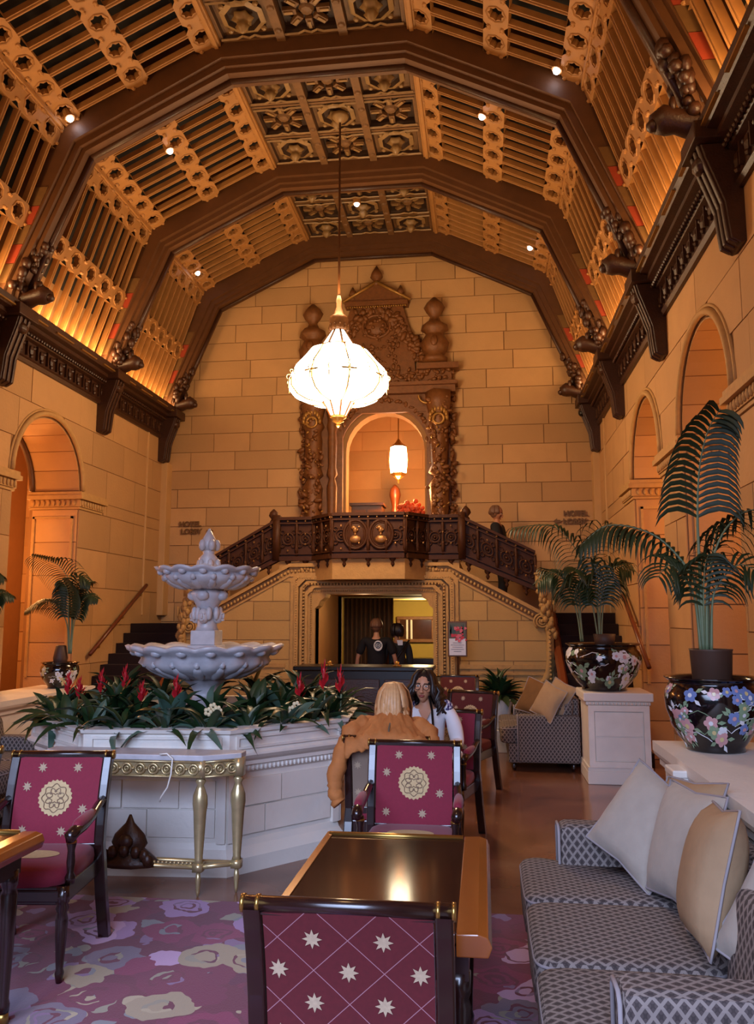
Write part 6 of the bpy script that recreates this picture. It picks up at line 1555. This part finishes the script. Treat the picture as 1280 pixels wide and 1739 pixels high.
# ---- man in a black T-shirt, from behind, beyond the doorway
def stander(label, loc, rz, skin, H, hairm, top, bottom, sleeve, headrot=(0, 0, 0), arm=((-.3, .0), (.3, .0)), lean=0., seed=1, hairlen=.05, longs=False, glasses=False):
    k = H / 1.75; V = Vector; z = lambda a: a * k; ln = lambda a: lean * (a - .9)
    sh = [(-.2 * k, ln(1.42), z(1.42)), (.2 * k, ln(1.42), z(1.42))]
    el = [(arm[0][0] * k * .95, ln(1.15) + .02 + arm[0][1] * .3, z(1.14)), (arm[1][0] * k * .95, ln(1.15) + .02 + arm[1][1] * .3, z(1.14))]
    wr = [(arm[0][0] * k * 1.05, ln(.9) + arm[0][1], z(.9 + abs(arm[0][1]) * .4)), (arm[1][0] * k * 1.05, ln(.9) + arm[1][1], z(.9 + abs(arm[1][1]) * .4))]
    hp = [(-.1 * k, 0, z(.9)), (.1 * k, 0, z(.9))]; kn = [(-.11 * k, -.03, z(.49)), (.11 * k, -.0, z(.49))]; an = [(-.11 * k, .02, .09), (.12 * k, .03, .09)]; to = [(-.13 * k, -.14, .03), (.14 * k, -.13, .03)]
    hd = (0, ln(1.64) - .02, z(1.635))
    t, M = person(label, loc, rz, skin, (0, 0, z(.96)), (0, ln(1.3), z(1.3)), (0, ln(1.48), z(1.49)), hd, sh, el, wr, hp, kn, an, to, headrot, glasses)
    c0 = (0, 0, z(.92)); tor = [(c0, (.165 * k, .13 * k)), ((0, ln(1.12), z(1.12)), (.16 * k, .125 * k)), ((0, ln(1.3), z(1.32)), (.165 * k, .12 * k)), ((0, ln(1.44), z(1.45)), (.085, .075))]
    def slv(i):
        e, w_ = V(el[i]), V(wr[i]); s = V(sh[i])
        return [(sh[i], .075), (s.lerp(e, .55), .07), (s.lerp(e, .85), .068)] if not longs else [(sh[i], .072), (s.lerp(e, .5), .064), (el[i], .056), (e.lerp(w_, .9), .045)]
    garment('shirt' if not longs else 'jacket', t, top, [(None, tor), (2, slv(0)), (2, slv(1))])
    garment('trousers', t, bottom, [(None, [((0, 0, z(.97)), (.155 * k, .12 * k)), ((0, 0, z(.88)), (.15 * k, .115 * k))]), (1, [(hp[0], .1), (V(hp[0]).lerp(V(kn[0]), .5), .09), (kn[0], .072), (V(kn[0]).lerp(V(an[0]), .95), .055)]), (1, [(hp[1], .1), (V(hp[1]).lerp(V(kn[1]), .5), .09), (kn[1], .072), (V(kn[1]).lerp(V(an[1]), .95), .055)])])
    shoes(t, an, to); hair(t, hd, hairm, 44, hairlen, -.02, True, .003, headrot[0], 1.0, seed)
    return t, sh
t, _ = stander('man in black T-shirt with a white round emblem on the back, standing beyond the doorway', (-1.66, 12.75, 0), pi, SKIN, 1.68, HAIRG, BLK, GREYC, .5, (0, -.1, 0), ((-.32, -.06), (.32, -.06)), 0, 2, .03)
n = 24; zc = 1.28
def onback(x, z, e): return (x, .125 + e, z)
mb = MB(); c = (-.045, zc)
mb.add([onback(c[0] + .068 * cos(2 * pi * i / n), c[1] + .08 * sin(2 * pi * i / n), .006) for i in range(n)], [tuple(range(n))], 0)
mb.add([onback(c[0] + .055 * cos(2 * pi * i / n), c[1] + .052 * sin(2 * pi * i / n) + .008, .009) for i in range(n)], [tuple(range(n))], 1)
for q in (-.026, 0, .026): mb.add([onback(c[0] - .046 + .092 * i / 6, c[1] + .008 + q * .9 + .006 * sin(i * 2.0 + q * 40), .012) for i in range(7)] + [onback(c[0] + .046 - .092 * i / 6, c[1] + .0 + q * .9 + .006 * sin((6 - i) * 2.0 + q * 40), .012) for i in range(7)], [tuple(range(14))], 0)
mb.build('shirt_emblem', [WHITEP, BLACKP], t)
t, _ = stander('dark-haired companion in a charcoal jacket with a bag strap, standing beyond the doorway', (-1.36, 12.98, 0), pi + .5, SKIND, 1.6, HAIRB, GREYC, BLK, .5, (.5, 0, 0), ((-.26, -.05), (.26, -.15)), 0, 3, .1, True)
MB().tube([(-.17, .1, 1.36), (-.02, .16, 1.2), (.12, .15, 1.02), (.17, .06, .92)], .014, 6).build('bag_strap', BLACKP, t)
MB().add([(-.05, .115, 1.36), (.05, .115, 1.36), (.04, .14, 1.28), (-.04, .14, 1.28)], [(0, 1, 2, 3)]).build('shirt_collar', WHITE, t)
t, _ = stander('man in a dark T-shirt walking down the right stair behind the balustrade', (.31, 12.9, 1.8), pi / 2 - .25, SKIND, 1.66, HAIRG, BLK, GREYC, .5, (0, .35, 0), ((-.3, -.22), (.3, -.12)), .12, 5, .04)
